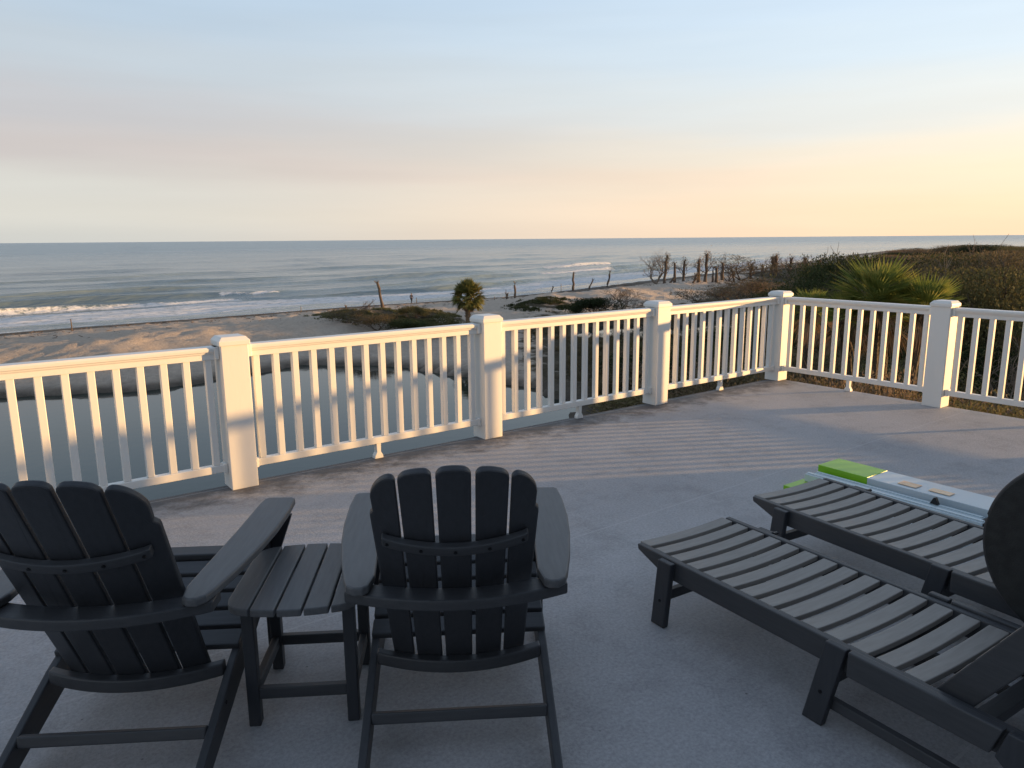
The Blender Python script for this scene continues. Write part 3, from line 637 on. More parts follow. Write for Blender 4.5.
# ------------------------------------------------------------------ sun loungers
def lounger(label, loc, rz):
    t = thing('sun_lounger', label, 'sun lounger', loc, rz, 'charcoal slatted sun loungers')
    W = .525; ZT = .272
    for s, y in ((0, .014), (1, W-.014)):
        a = MB(); pr = [(0, ZT), (.004, ZT-.022), (.16, ZT-.078), (1.60, ZT-.078), (1.60, ZT)]
        a.prism(pr, lambda x, z: (x, y-.013, z), lambda x, z: (x, y+.013, z)); a.build('side_rail', M['poly_x'], t, .004)
        sg = -1 if s == 0 else 1; yo = y+sg*.028
        # front leg, middle leg
        for (xb, xt, zt) in ((.150, .178, ZT-.004), (.825, .885, ZT+.008)):
            a = MB(); a.prism([(xb-.034, 0), (xb+.034, 0), (xt+.034, zt), (xt-.034, zt)], lambda x, z: (x, yo-.013, z), lambda x, z: (x, yo+.013, z)); l = a.build('leg', M['poly_z'], t, .004)
            sc = MB(); screw(sc, (xb*.6+xt*.4, yo+sg*.0135, zt*.4), (0, sg, 0), .006); sc.build('screw', M['screw'], l)
        # outer board from the middle leg back to the rear leg
        a = MB(); a.prism([(.925, ZT-.07), (1.31, ZT-.07), (1.335, ZT+.008), (.925, ZT+.008)], lambda x, z: (x, yo-.013, z), lambda x, z: (x, yo+.013, z)); a.build('outer_rail', M['poly_x'], t, .004)
        a = MB(); a.prism([(1.345, ZT+.008), (1.322, ZT-.07), (1.36, ZT-.10), (1.40, 0), (1.49, 0), (1.47, ZT+.0), (1.46, ZT+.008)], lambda x, z: (x, yo-.013, z), lambda x, z: (x, yo+.013, z)); a.build('leg', M['poly_z'], t, .004)
        a = MB(); a.bar((.84, yo-sg*.028, .07), (1.45, yo-sg*.028, .07), .024, .034); a.build('lower_rail', M['poly_x'], t, .003)
    # slats, hollowed a little between the rails
    a = MB()
    def slat(x, wd=.068):
        n = 10; y0, y1 = .030, W-.030; vs = []; fs = []
        for j in range(n+1):
            q = -1+2*j/n; y = y0+(y1-y0)*j/n; z = ZT-.002-.009*(1-q*q)
            vs += [(x-wd/2, y, z), (x+wd/2, y, z), (x+wd/2, y, z-.019), (x-wd/2, y, z-.019)]
        for j in range(n):
            b = j*4
            for i in range(4): fs.append((b+i, b+(i+1) % 4, b+4+(i+1) % 4, b+4+i))
        fs += [(3, 2, 1, 0), (n*4, n*4+1, n*4+2, n*4+3)]
        a.add(vs, fs)
    for k in range(14): slat(.014+.0825*k, .0585)
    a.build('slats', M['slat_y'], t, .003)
    for x in (.15, .825):
        a = MB(); a.box((x, W/2, .115), (.026, W-.004, .038)); a.build('stretcher', M['poly_y'], t, .003)
    a = MB(); a.box((1.16, W/2, .205), (.04, W-.06, .03)); a.box((1.24, W/2, .205), (.05, W-.06, .03)); a.build('cross_bar', M['poly_y'], t, .003)
    # raised backrest
    b = thing_child('backrest', t, (1.165, 0, .235)); an = R(56)
    for y in (.048, W-.048):
        m_ = MB(); m_.prism([(-.03, -.005), (.03, -.045), (.76, -.045), (.78, .0), (.76, .035), (.0, .035)], lambda x, z: (x*math.cos(an)-z*math.sin(an), y-.013, x*math.sin(an)+z*math.cos(an)), lambda x, z: (x*math.cos(an)-z*math.sin(an), y+.013, x*math.sin(an)+z*math.cos(an)))
        m_.build('back_rail', M['poly_x'], b, .004)
    m_ = MB()
    for k in range(8):
        x = .09+.088*k; z = .028; m_.box((x*math.cos(an)-z*math.sin(an), W/2, x*math.sin(an)+z*math.cos(an)), (.068, W-.13, .018), ry=-an)
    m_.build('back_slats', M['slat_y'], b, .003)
    for y in (.09, W-.09):
        m_ = MB(); m_.bar((.42*math.cos(an)+.03, y, .42*math.sin(an)), (.42, y, .0), .02, .03, (0, 1, 0)); m_.build('prop', M['poly_z'], b, .002)
    m_ = MB(); m_.bar((.19, W+.008, ZT-.012), (.215, W+.026, ZT-.008), .010, .008); m_.tube([(.22, W+.010, ZT-.008), (.22, W+.032, ZT-.008)], [.008, .008], 10); m_.build('knob', M['black'], t)
    return t
def thing_child(name, parent, loc):
    o = bpy.data.objects.new(name, None); COL.objects.link(o); o.parent = parent; o.location = loc; o.empty_display_size = .1; return o
lg = lounger('charcoal slatted sun lounger nearest the camera, at the lower right', (.487, 2.72, 0), math.atan2(-.847, .532))
dup(lg, (1.108, 3.245, 0), math.atan2(-.863, .505), 'charcoal slatted sun lounger farther off, beside the green and white cartons')

# tilt-top round table, top folded upright, standing between the loungers
def disc_table():
    t = thing('folded_round_table', 'round matte black table with its top folded upright, between the sun loungers', 'folding table', (1.745, 2.065, 0), math.atan2(-.847, .532))
    r = .305; a = MB(); a.tube([(0, -.011, .48), (0, -.008, .48), (0, .008, .48), (0, .011, .48)], [r-.004, r, r, r-.004], 72); a.build('tabletop', M['disc'], t)
    a = MB(); n_ = 96; q_ = [(r*math.cos(6.28319*i/n_), 0, .48+r*math.sin(6.28319*i/n_)) for i in range(n_+1)]; a.tube(q_, [.008]*(n_+1), 8, False); a.build('rim', M['poly_z'], t, 0, True)
    a = MB()
    a.tube([(-.16, .03, .60), (.18, .05, .012)], [.011, .011], 10); a.tube([(.16, .03, .60), (-.18, .05, .012)], [.011, .011], 10); a.tube([(-.18, .05, .012), (.18, .05, .012)], [.011, .011], 10)
    a.build('leg_frame', M['black'], t)
disc_table()

# ------------------------------------------------------------------ cartons and tubes
aD = Vector((.575, -.818, 0)); aN = Vector((.818, .575, 0)); BZ = math.atan2(aD.y, aD.x)
def carton(name, label, org, L_, W_, H_, green_len, tail=True, top_patches=False):
    t = thing(name, label, 'carton', org, BZ)
    g = MB(); g.box((green_len/2, W_/2, H_/2), (green_len, W_, H_)); g.build('green_end', M['card_green'], t, .002)
    b = MB(); b.box((green_len+(L_-green_len)/2, W_/2, H_/2-.001), (L_-green_len, W_, H_-.002)); b.build('sleeve', M['card_white'], t, .003)
    if top_patches:
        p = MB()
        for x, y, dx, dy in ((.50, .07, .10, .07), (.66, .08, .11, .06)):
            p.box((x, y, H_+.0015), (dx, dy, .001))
        p.build('print', M['peach'], t)  # flat peach-coloured patches on the carton top
        q = MB(); q.box((1.02, .12, H_+.0015), (.06, .03, .001)); q.box((.95, .05, H_+.0015), (.03, .02, .001)); q.build('print', M['black'], t)
    return t
cA = Vector((1.555, 4.04, 0)); carton('flat_carton', 'flat lime green and white carton lying on the deck under the white tubes', cA, 1.36, .50, .05, .40)
cB = Vector((1.555, 4.04, .051))+aN*.288+aD*.03
t = carton('long_carton', 'long white carton with lime green end and peach patches, on top of the flat carton', cB, 1.17, .215, .075, .30, top_patches=True)
def tube_(label, org, ln, wd):
    t = thing('square_tube', label, 'tube', org, BZ, 'white square tubes')
    a = MB(); a.box((ln/2, 0, wd/2), (ln, wd, wd)); a.build('profile', M['alu'], t, .004)
    a = MB(); a.box((ln/2, 0, wd+.003), (ln*.99, wd*.45, .006)); a.build('lip', M['alu'], t, .001)
    c = MB(); c.box((ln+.006, 0, wd/2), (.014, wd*.86, wd*.86)); c.build('end_plug', M['black'], t, .003)
    return t
tube_('white square metal tube with black plug, nearest the far sun lounger', Vector((1.555, 4.04, .051))+aN*.178+aD*.03, .95, .046)
tube_('white square metal tube lying against the long carton', Vector((1.555, 4.04, .051))+aN*.242+aD*.05, .90, .042)
k = thing('tripod_clip', 'small black wedge clip standing on the white tubes', 'clip', Vector((1.555, 4.04, .098))+aN*.24+aD*.72, BZ)
m_ = MB(); m_.prism([(-.022, 0), (.022, 0), (.004, .036), (-.004, .036)], lambda x, z: (x, -.012, z), lambda x, z: (x, .012, z)); m_.build('wedge', M['black'], k, .002)
k = thing('round_cap', 'small black round cap in a white bracket at the end of the cartons', 'cap', Vector((1.555, 4.04, .098))+aN*.25+aD*1.0, BZ)
m_ = MB(); m_.box((-.014, 0, .022), (.012, .05, .044)); m_.build('bracket', M['alu'], k, .002)
m_ = MB(); m_.tube([(-.006, 0, .024), (.024, 0, .024)], [.021, .021], 20); m_.build('cap', M['black'], k, .003)

# ------------------------------------------------------------------ vegetation
def leaf(mb, p, r, n, w, l):
    d = Vector((r.gauss(0, 1), r.gauss(0, 1), r.gauss(0, 1)+.3)).normalized(); s = d.cross(Vector((r.gauss(0, 1), r.gauss(0, 1), r.gauss(0, 1)))).normalized()*w
    k = len(mb.v); mb.v += [tuple(p-s), tuple(p+d*l*.5-s*.2+s.cross(d)*.2), tuple(p+d*l), tuple(p+d*l*.5+s*1.2)]; mb.f.append((k, k+1, k+2, k+3))
def branchy(r, h, spread, levels, n0, mb, tips, r0, base=(0, 0, 0), lean=(0, 0), flat=1.0, curve=.25):
    def go(p, d, ln, rad, lev):
        pts = [p]; q = p; dd = d
        for i in range(3):
            dd = (dd+Vector((r.gauss(0, curve), r.gauss(0, curve), r.gauss(.03, curve*.6)))).normalized(); q = q+dd*ln/3; pts.append(q)
        mb.tube(pts, [rad, rad*.85, rad*.7, rad*.55], 5 if lev else 7, False)
        tips.append((q, lev)); tips.append((pts[2], lev))
        if lev < levels:
            for k in range(r.choice((2, 3, 3, 4))):
                a = r.uniform(0, 6.28); nd = (dd*.7+Vector((math.cos(a), math.sin(a), r.uniform(-.1, .5)*flat))*r.uniform(.5, 1)).normalized()
                go(q if k else pts[2], nd, ln*r.uniform(.55, .8), rad*.55, lev+1)
    for k in range(n0):
        a = 6.28*k/n0+r.uniform(-.5, .5); d = Vector((math.cos(a)*spread+lean[0], math.sin(a)*spread+lean[1], 1)).normalized()
        go(Vector(base), d, h, r0*(1 if n0 < 3 else .7), 0)
def shrub_meshes(seed, H, leafm, barkm, nleaf, ls, spread=.7, dens=.33, levels=3, n0=4, flat=1):
    r = random.Random(seed); wood = MB(); tips = []
    branchy(r, H*.38, spread, levels, n0, wood, tips, H*.028, flat=flat)
    lf = MB(); ends = [p for p, l in tips if l >= levels-1]
    for i in range(nleaf):
        c = r.choice(ends); rad = H*.11
        g3 = Vector((r.gauss(0, 1), r.gauss(0, 1), r.gauss(0, .7))); g3 = g3 if g3.length < 1.5 else g3*(1.2/g3.length); p = c+g3*rad; leaf(lf, p, r, None, ls*r.uniform(.25, .5), ls*r.uniform(.7, 1.5))
    zs = sorted(v[2] for v in (lf.v or wood.v)); top = zs[int(len(zs)*.975)]
    if nleaf: lf.f = [f for f in lf.f if lf.v[f[2]][2] < top]
    return wood.mesh('trunk', barkm, True), (lf.mesh('crown', leafm) if nleaf else None), top
KIND = {
 'big_olive': [shrub_meshes(111+i, 6.0, M['leaf'], M['twig_dark'], 32000, .10, levels=4, n0=5) for i in range(2)],
 'big_dark': [shrub_meshes(121+i, 6.0, M['leaf_dark'], M['twig_dark'], 32000, .10, levels=4, n0=5) for i in range(2)],
 'big_brown': [shrub_meshes(131+i, 6.0, M['leaf_brown'], M['twig'], 23000, .10, levels=4, n0=5) for i in range(2)],
 'olive': [shrub_meshes(11+i, 3.0, M['leaf'], M['twig_dark'], 9000, .11) for i in range(3)],
 'dark': [shrub_meshes(31+i, 3.0, M['leaf_dark'], M['twig_dark'], 9500, .11) for i in range(2)],
 'brown': [shrub_meshes(51+i, 3.0, M['leaf_brown'], M['twig'], 4500, .10, levels=4) for i in range(3)],
 'bare': [shrub_meshes(71+i, 3.0, None, M['twig'], 0, .1, levels=5, n0=5, spread=.8) for i in range(2)],
 'bare_dark': [shrub_meshes(81+i, 3.0, M['leaf_brown'], M['twig_dark'], 1500, .09, levels=4, n0=4, spread=1.0) for i in range(2)],
}
def shrub(kind, x, y, z, h, label, group=None, wide=1.0, name='shrub', cat='shrub', i=None):
    ms = KIND['big_'+kind] if h > 4.2 and 'big_'+kind in KIND else KIND[kind]; wo, cr_, tz = ms[rnd.randrange(len(ms)) if i is None else i % len(ms)]
    t = thing(name, label, cat, (x, y, z), rnd.uniform(0, 6.28), group); s = h/tz
    t.scale = (s*wide, s*wide, s)
    link('trunk', wo, t)
    if cr_: link('crown', cr_, t)
    return t
# the thicket on the right: canopy rises away from the deck
def canopy_top(px_, D):
    # highest allowed picture row for a crown at picture column px_ and distance D
    ys_ = np.interp(px_, [640, 700, 760, 800, 830, 860, 890, 905, 930, 960, 985, 1030, 1200], [335, 328, 308, 284, 265, 257, 253, 247, 250, 244, 245, 248, 244])
    return ys_
TH = [('olive', 'olive green shrub in the thicket right of the deck', 'olive shrubs of the thicket'),
      ('dark', 'dark green shrub in the thicket right of the deck', 'dark shrubs of the thicket'),
      ('brown', 'brown winter shrub in the thicket right of the deck', 'brown shrubs of the thicket'),
      ('bare', 'bare grey branching shrub in the thicket right of the deck', 'bare shrubs of the thicket')]
def place_thicket():
    cnt = 0
    D = 13.0
    while D < 330:
        step = 2.0+D*.046
        az0 = 11 if D < 55 else 17
        if D > 90: az0 = 20
        az = az0 + rnd.uniform(0, 2)
        while az < 47:
            a = R(az); dd = D*rnd.uniform(.95, 1.05); x, y = dd*math.sin(a), dd*math.cos(a)
            px_ = 512+F*math.tan(a)*1.0
            s, t = sea_dist(np.array([x]), np.array([y]))
            az += math.degrees(step/D)*rnd.uniform(.8, 1.2)
            if -s[0] < 34: continue
            if float(poly_sd(POOL_P, np.array([x]), np.array([y]))[0]) < 2.2 or float(poly_sd(POND_P, np.array([x]), np.array([y]))[0]) < 2.5: continue
            z = gz(x, y); hw_ = 1.6*F/dd; ymax = max(canopy_top(px_, dd), canopy_top(px_-hw_, dd)-3, canopy_top(px_+hw_*.7, dd))
            # top allowed by the silhouette
            ztop = CAMH-(ymax-238)/F*dd*math.cos(a)
            near_top = np.interp(dd, [12, 25, 38, 52, 120], [-4.2, -2.9, -.8, .9, 1.5])
            if y > 50: near_top = min(near_top, -7.3+.064*(x+35))
            if y > 92: near_top = min(near_top, -7.2+.062*(x-22))
            if az < 22: near_top = np.interp(dd, [12, 40, 80], [-4.9, -5.3, -5.3])
            top_ = min(ztop-.35, near_top)
            h = (top_-z)*(rnd.uniform(.74, 1.06) if dd < 55 else rnd.uniform(.9, 1.06))
            if h < 1: h = rnd.uniform(.8, 1.3)
            h *= 1+.5*noise.noise(Vector((x*.11, y*.11, 7)))
            h = min(h, (top_-z)*rnd.uniform(.86, 1.0))
            if h > 9: h = 9
            wts = (5, 2.2, 3.6, 1.6) if px_ > 790 else (1.2, .8, 4, 3)
            g_ = noise.noise(Vector((x*.07, y*.07, 21))); kd = rnd.choices(TH, (wts[0]*(1+1.6*g_), wts[1]*(1+1.6*g_), wts[2]*(1-1.6*g_), wts[3]))[0]
            wide = min(2.0, max(.7 if h > 4 else .8, (step*1.25)/h*1.1)); 
            shrub(kd[0], x, y, z-.1, h, kd[1], kd[2], wide=wide); cnt += 1
        D += step*.95
    print('thicket shrubs', cnt)
place_thicket()

# fan palms -------------------------------------------------------
def fan(mb, r, base, direction, pet, fl, n, spread, wd, droop, fold=.35):
    """petiole then a fan of blades"""
    d = Vector(direction).normalized(); side = d.cross(Vector((0, 0, 1))); side = side.normalized() if side.length > .05 else Vector((1, 0, 0)); upv = side.cross(d).normalized()
    roll = r.uniform(-.6, .6); side, upv = side*math.cos(roll)+upv*math.sin(roll), upv*math.cos(roll)-side*math.sin(roll)
    hub = Vector(base)+d*pet
    mb.bar(base, hub, .02*fl, .012*fl)
    for k in range(n):
        a = (k/(n-1)-.5)*2*spread; ln = fl*(1-.25*abs(a/spread)**2)*r.uniform(.85, 1.08)
        bd = (d*math.cos(a)+side*math.sin(a)+upv*fold*abs(math.sin(a))*r.uniform(.6, 1.3)).normalized()
        p1 = hub+bd*ln*.55; p2 = p1+(bd+Vector((0, 0, -droop*r.uniform(.4, 1.3)))).normalized()*ln*.45
        s = bd.cross(upv).normalized()*wd*.5
        q = len(mb.v); mb.v += [tuple(hub), tuple(p1-s), tuple(p2), tuple(p1+s)]; mb.f.append((q, q+1, q+2, q+3))
def sabal(label, x, y, z, trunk_h, fl, nleaf, leafm, lean=(0, 0), seed=1, minel=-35, name='palm_tree', cat='palm tree', droop=.6, wd=.06, n=18, spread=1.25, pet=.8, dead=8, crown_z=None):
    r = random.Random(seed); t = thing(name, label, cat, (x, y, z))
    tk = MB(); pts = []; rr = []
    for i in range(9):
        q = i/8; pts.append((lean[0]*q*q, lean[1]*q*q, trunk_h*q-.2*(i == 0))); rr.append(.19+.05*r.random()+(.08*q if i > 4 else 0))
    tk.tube(pts, rr, 12)
    for i in range(60):   # old leaf boots
        q = r.uniform(.25, 1); a = r.uniform(0, 6.28); p = Vector((lean[0]*q*q+math.cos(a)*.22, lean[1]*q*q+math.sin(a)*.22, trunk_h*q))
        tk.bar(p, p+Vector((math.cos(a)*.12, math.sin(a)*.12, .2)), .09, .03)
    tk.build('trunk', M['bark'], t)
    c = Vector((lean[0], lean[1], trunk_h)); cr_ = MB()
    for k in range(nleaf):
        el = R(minel+(88-minel)*((k+.5)/nleaf)**.9+r.uniform(-8, 8)); a = k*2.39996+r.uniform(-.2, .2)
        d = (math.cos(a)*math.cos(el), math.sin(a)*math.cos(el), math.sin(el))
        fan(cr_, r, c, d, pet*r.uniform(.75, 1.1), fl*r.uniform(.8, 1.1), n, spread, wd, droop*(1.2-math.sin(max(el, 0))))
    link('crown', cr_.mesh('crown', leafm), t)
    if dead:
        dm = MB()
        for k in range(dead):
            el = R(r.uniform(-80, -45)); a = r.uniform(0, 6.28); fan(dm, r, c, (math.cos(a)*math.cos(el), math.sin(a)*math.cos(el), math.sin(el)), pet*.7, fl*.8, 10, .8, wd, .8)
        link('dead_fronds', dm.mesh('dead_fronds', M['leaf_brown']), t)
    return t
pb = at(468, 329, -7.55); pz = gz(pb.x, pb.y)
sabal('lone cabbage palm with round crown and sunlit trunk, on the dune mound behind the railing', pb.x, pb.y, pz, 3.0, 1.15, 95, M['palm_dark'], seed=5, pet=.95, lean=(.1, 0), wd=.13, dead=16, minel=-50)
# large spiky palm by the corner
def spiky(label, x, y, zc, heads, seed, fl, gzv):
    r = random.Random(seed); t = thing('spiky_palm', label, 'palm tree', (x, y, gzv))
    tk = MB(); cr_ = MB(); dd = MB()
    for hx, hy, hz, sc in heads:
        c = Vector((hx, hy, zc-gzv+hz)); tk.tube([(hx*.3, hy*.3, -.2), (hx*.6, hy*.6, (c.z)*.5), c], [.16, .15, .13], 9)
        for k in range(int(46*sc)):
            el = R(-25+112*((k+.5)/(58*sc))**.8+r.uniform(-6, 6)); a = k*2.39996
            d = (math.cos(a)*math.cos(el), math.sin(a)*math.cos(el), math.sin(el))
            fan(cr_, r, c, d, .40*sc, fl*sc*r.uniform(.75, 1.15), 12, .62, .05, .18, .2)
        for k in range(14):
            el = R(r.uniform(-75, -30)); a = r.uniform(0, 6.28)
            fan(dd, r, c, (math.cos(a)*math.cos(el), math.sin(a)*math.cos(el), math.sin(el)), .4, fl*.8, 9, .5, .03, .6)
    tk.build('trunk', M['bark_dark'], t); link('crown', cr_.mesh('crown', M['palm']), t); link('dead_fronds', dd.mesh('dead_fronds', M['leaf_brown']), t)
q = at_depth(886, 301, 21.5)
spiky('large spiky fan palm catching the sun behind the railing right of the corner', q.x, q.y, q.z, [(-.25, 0, 0, .95), (.85, -.3, -.22, .8), (-.95, .2, -.45, .6), (.3, .5, -.5, .8)], 3, 1.05, gz(q.x, q.y))
q = at_depth(812, 300, 24)
spiky('small spiky fan palm just above the rail right of the corner post', q.x, q.y, q.z, [(0, 0, -.3, .6)], 9, 1.0, gz(q.x, q.y))
# singled-out shrubs
def at_ground(x, ypx):
    p = None
    for z in np.arange(-8.8, -4.5, .1):
        p = at(x, ypx, float(z))
        if gz(p.x, p.y) <= z: return p.x, p.y, gz(p.x, p.y)
    return p.x, p.y, gz(p.x, p.y)
def hpx(x, y, npx): return npx*math.hypot(x, y)/F*1.0
for (px_, py_, hp, kd, wd, lb, nm, ct) in [
    (413, 318, 15, 'olive', 1.3, 'low sunlit green bush on top of the dune mound, left of the palm', 'bush', 'bush'),
    (592, 318, 22, 'dark', 1.5, 'round dark green bush in front of the sunlit berm', 'bush', 'bush'),
    (622, 313, 27, 'bare', 1.2, 'leafless reddish brown bush right of the dark green bush', 'bush', 'bush'),
    (640, 316, 22, 'bare', 1.1, 'smaller leafless brush beside the railing post, before the berm', 'bush', 'bush'),
    (712, 312, 25, 'bare_dark', 1.6, 'dark tangled dead brush in front of the berm', 'bush', 'bush'),
    (745, 306, 30, 'bare_dark', 1.5, 'wide windswept shrub with dark crown just left of the corner post', 'shrub', 'shrub'),
    (655, 330, 26, 'brown', 1.6, 'brown scrub bush beyond the pool, left of the dead brush', 'bush', 'bush'),
    (690, 322, 17, 'bare_dark', 1.7, 'low tangled brush just right of the third post from the left', 'bush', 'bush'),
    (352, 322, 14, 'bare_dark', 2.0, 'dark low brush at the left end of the dune mound', 'bush', 'bush'),
    (378, 330, 17, 'brown', 2.0, 'brown low brush on the front of the dune mound', 'bush', 'bush'),
    (405, 332, 16, 'dark', 2.0, 'dark green low brush on the front of the dune mound', 'bush', 'bush'),
    (440, 330, 14, 'olive', 2.2, 'green low brush at the right end of the dune mound', 'bush', 'bush'),
    (768, 302, 19, 'brown', 1.6, 'brown shrub directly behind the corner post', 'shrub', 'shrub'),
    (822, 290, 23, 'dark', 1.7, 'dark green rounded shrub left of the spiky fan palm', 'shrub', 'shrub')]:
    x, y, z = at_ground(px_, py_); shrub(kd, x, y, z-.05, hpx(x, y, hp), lb, wide=wd, name=nm, cat=ct)

for k, (px_, D_, zt, kd) in enumerate([(805, 19, -1.9, 'brown'), (835, 17.5, -1.9, 'olive'), (862, 16, -1.9, 'brown'), (890, 17, -1.6, 'brown'), (918, 15.5, -2.0, 'olive'), (945, 17, -1.5, 'brown'), (975, 15, -2.0, 'brown'), (1005, 16.5, -1.7, 'olive')]):
    p = at_depth(px_, 300, D_); z = gz(p.x, p.y); lb = {'brown': TH[2], 'olive': TH[0]}[kd]
    shrub(kd, p.x, p.y, z-.1, zt-z, lb[1], lb[2], wide=.62)

for px_, D_, row, kd, lb in [(905, 50, 246, 'dark', 'small dark tree crown standing out above the thicket near the spiky palm'), (962, 47, 245, 'olive', 'broad olive tree crown rising above the thicket at right'),
                            (988, 44, 243, 'brown', 'tallest brown tree crown on the skyline of the thicket at right'), (930, 40, 257, 'brown', 'brown rounded bush in the thicket above the post right of the corner'),
                            (870, 52, 256, 'dark', 'dark bush on the skyline just left of the spiky palm'), (1016, 36, 258, 'olive', 'olive bush in the thicket at the right edge of the photo'), (850, 60, 262, 'olive', 'olive bush on the skyline left of the spiky palm')]:
    p = at_depth(px_, row+7, D_); z = gz(p.x, p.y); shrub(kd, p.x, p.y, z-.1, (p.z-z), lb, wide=.75, name='tree', cat='tree')

# dead trees and stumps along the beach ---------------------------
def snag(px_, ybot, ytop, lean, label, thick=.22, kind='stump', twigs=0, seed=0):
    r = random.Random(seed+int(px_)); x, y, z = at_ground(px_, ybot); dist = math.hypot(x, y)
    H = (ybot-ytop)*dist/F*1.02; lx = lean*dist/F
    t = thing('palm_snag', label, 'dead tree', (x, y, z-.15), 0, None); m_ = MB(); pts = []; rr = []
    for i in range(6):
        q = i/5; pts.append((lx*q+r.gauss(0, .05), r.gauss(0, .04), H*q+.15*(q > 0))); rr.append(thick*.78*(1-.35*q)*r.uniform(.85, 1.15))
    m_.tube(pts, rr, 9)
    # ragged broken top
    for k in range(5): p = Vector(pts[-1]); m_.bar(p-Vector((0, 0, .15)), p+Vector((r.gauss(0, thick*.8), r.gauss(0, thick*.8), r.uniform(.1, .35))), .08, .06)
    m_.build('trunk', M['dead'], t)
    if twigs:
        w_ = MB(); tips = []
        branchy(r, H*.35, .9, 3, twigs, w_, tips, thick*.22, base=(lx*.5, 0, H*.35)); link('branches', w_.mesh('branches', M['twig_dark'], True), t)
        hd = MB(); tp = Vector(pts[-1])
        for i in range(150):
            leaf(hd, tp+Vector((r.gauss(.1, .35), r.gauss(0, .35), r.gauss(-.35, .5))), r, None, .07, r.uniform(.2, .55))
        link('dead_fronds', hd.mesh('dead_fronds', M['leaf_brown']), t)
    return t
SN = [(384, 312, 284, -5, 'tall leaning dead trunk on the dune left of the palm', .30, 0), (347, 313, 307, -1, 'short dead stub at the left end of the dune mound', .15, 0),
      (515, 298, 283, 0, 'upright dead trunk standing in the beach right of the palm', .26, 0), (507, 299, 294, 0, 'small dark stump just left of an upright trunk on the beach', .3, 0),
      (551, 293, 287, 2, 'thin short stub on the beach above the grassy mound', .2, 0), (573, 290, 273, 0, 'thick upright dead trunk left of two leaning ones on the berm', .36, 0),
      (588, 289, 280, 5, 'short dead trunk leaning right on the berm', .24, 0), (607, 287, 272, 3, 'leaning dead trunk with a side branch on the berm', .34, 0),
      (664, 284, 258, 2, 'dead palm trunk beside the leafless tree on the berm', .42, 4), (675, 283, 264, -1, 'dark dead palm trunk, left one of a close pair on the berm', .42, 0),
      (683, 283, 262, 1, 'dead palm trunk with debris at its foot, right one of a close pair', .38, 5), (699, 282, 261, -1, 'dead palm trunk just left of the tallest one on the berm', .44, 3),
      (705, 282, 256, 1, 'tallest dead palm trunk on the berm, branching to the right', .42, 6), (712.5, 281, 268, 0, 'thin dead trunk right of the tallest dead palm', .25, 0),
      (716.5, 281, 268, 0, 'middle stubby dead trunk in the row on the berm', .42, 0), (722, 281, 264, 0, 'dark dead trunk left of the fallen-over tree on the berm', .46, 0),
      (762, 277, 266, 0, 'short dead trunk above the corner post', .5, 0), (771, 276, 259, 1, 'slim dead palm trunk behind the corner post', .4, 3),
      (775, 276, 257, 0, 'ragged dead palm trunk just right of a slim one', .6, 5), (789, 275, 258, 1, 'dead palm trunk with ragged head behind the corner post', .7, 6),
      (734, 280, 270, -2, 'short dead stub leaning left between the two matted dead trees', .3, 3), (750, 279, 266, 1, 'forked dead trunk right of the broad matted dead tree', .35, 5),
      (804, 274, 259, 0, 'ragged dead trunk just right of the corner post row', .6, 6), (817, 273, 261, 2, 'last dead trunk of the row, above the dark green shrub', .6, 5),
      (693, 283, 275, 3, 'low broken stump leaning right in the middle of the dead palm row', .3, 2), (668, 285, 278, 6, 'fallen dead trunk lying aslant by the leafless tree', .35, 0)]
for k, (a, b, c_, l, lb, th, tg) in enumerate(SN): snag(a, b, c_, l, lb, th, twigs=tg, seed=k)
def dead_tree(px_, yb, hp, kd, wd, lb, i=0, tilt=0):
    x, y, z = at_ground(px_, yb); t = shrub(kd, x, y, z-.1, hpx(x, y, hp), lb, wide=wd, name='dead_tree', cat='dead tree', i=i); t.rotation_euler = (0, tilt, t.rotation_euler.z)
dead_tree(656, 284, 30, 'bare', .9, 'leafless grey tree with many fine branches at the left of the dead palm row', 0)
dead_tree(728, 281, 22, 'bare_dark', 1.0, 'dead tree leaning right with matted crown on the berm', 1, .5)
dead_tree(741, 281, 24, 'bare_dark', 1.3, 'broad dead tree with a low matted crown on the berm', 0, .2)
dead_tree(783, 277, 15, 'bare', 1.3, 'leafless tree with wide fine crown behind the corner post', 0, 0)
dead_tree(813, 276, 13, 'bare_dark', 1.5, 'low brown dead tree at the right end of the shore brush', 0, 0)
dead_tree(800, 277, 15, 'bare', 1.4, 'spreading leafless tree right of the dead palm row', 1, 0)
# driftwood branches by the leaning trunk
x, y, z = at_ground(352, 313); r = random.Random(4)
t = thing('driftwood', 'tangle of bare driftwood branches left of the tall leaning trunk', 'driftwood', (x, y, z)); m_ = MB(); tips = []
for k in range(5):
    p = Vector((r.uniform(-.2, 1.2), r.uniform(-.4, .4), .05)); pts = [p]; d = Vector((r.uniform(.5, 1.0), r.uniform(-.3, .3), r.uniform(.1, .75))).normalized()
    for i in range(6): d = (d+Vector((r.gauss(0, .15), r.gauss(0, .15), r.gauss(0, .15)))).normalized(); p = p+d*r.uniform(.35, .7); pts.append(p)
    m_.tube(pts, [.07-.009*i for i in range(7)], 5)
    for j in (2, 3, 4, 5):
        b = pts[j]; e = b+Vector((r.uniform(-.4, .5), r.uniform(-.3, .3), r.uniform(.2, .9))); m_.tube([b, (b+e)/2+Vector((.08, 0, -.05)), e], [.03, .022, .01], 4)
m_.build('branches', M['dead'], t)
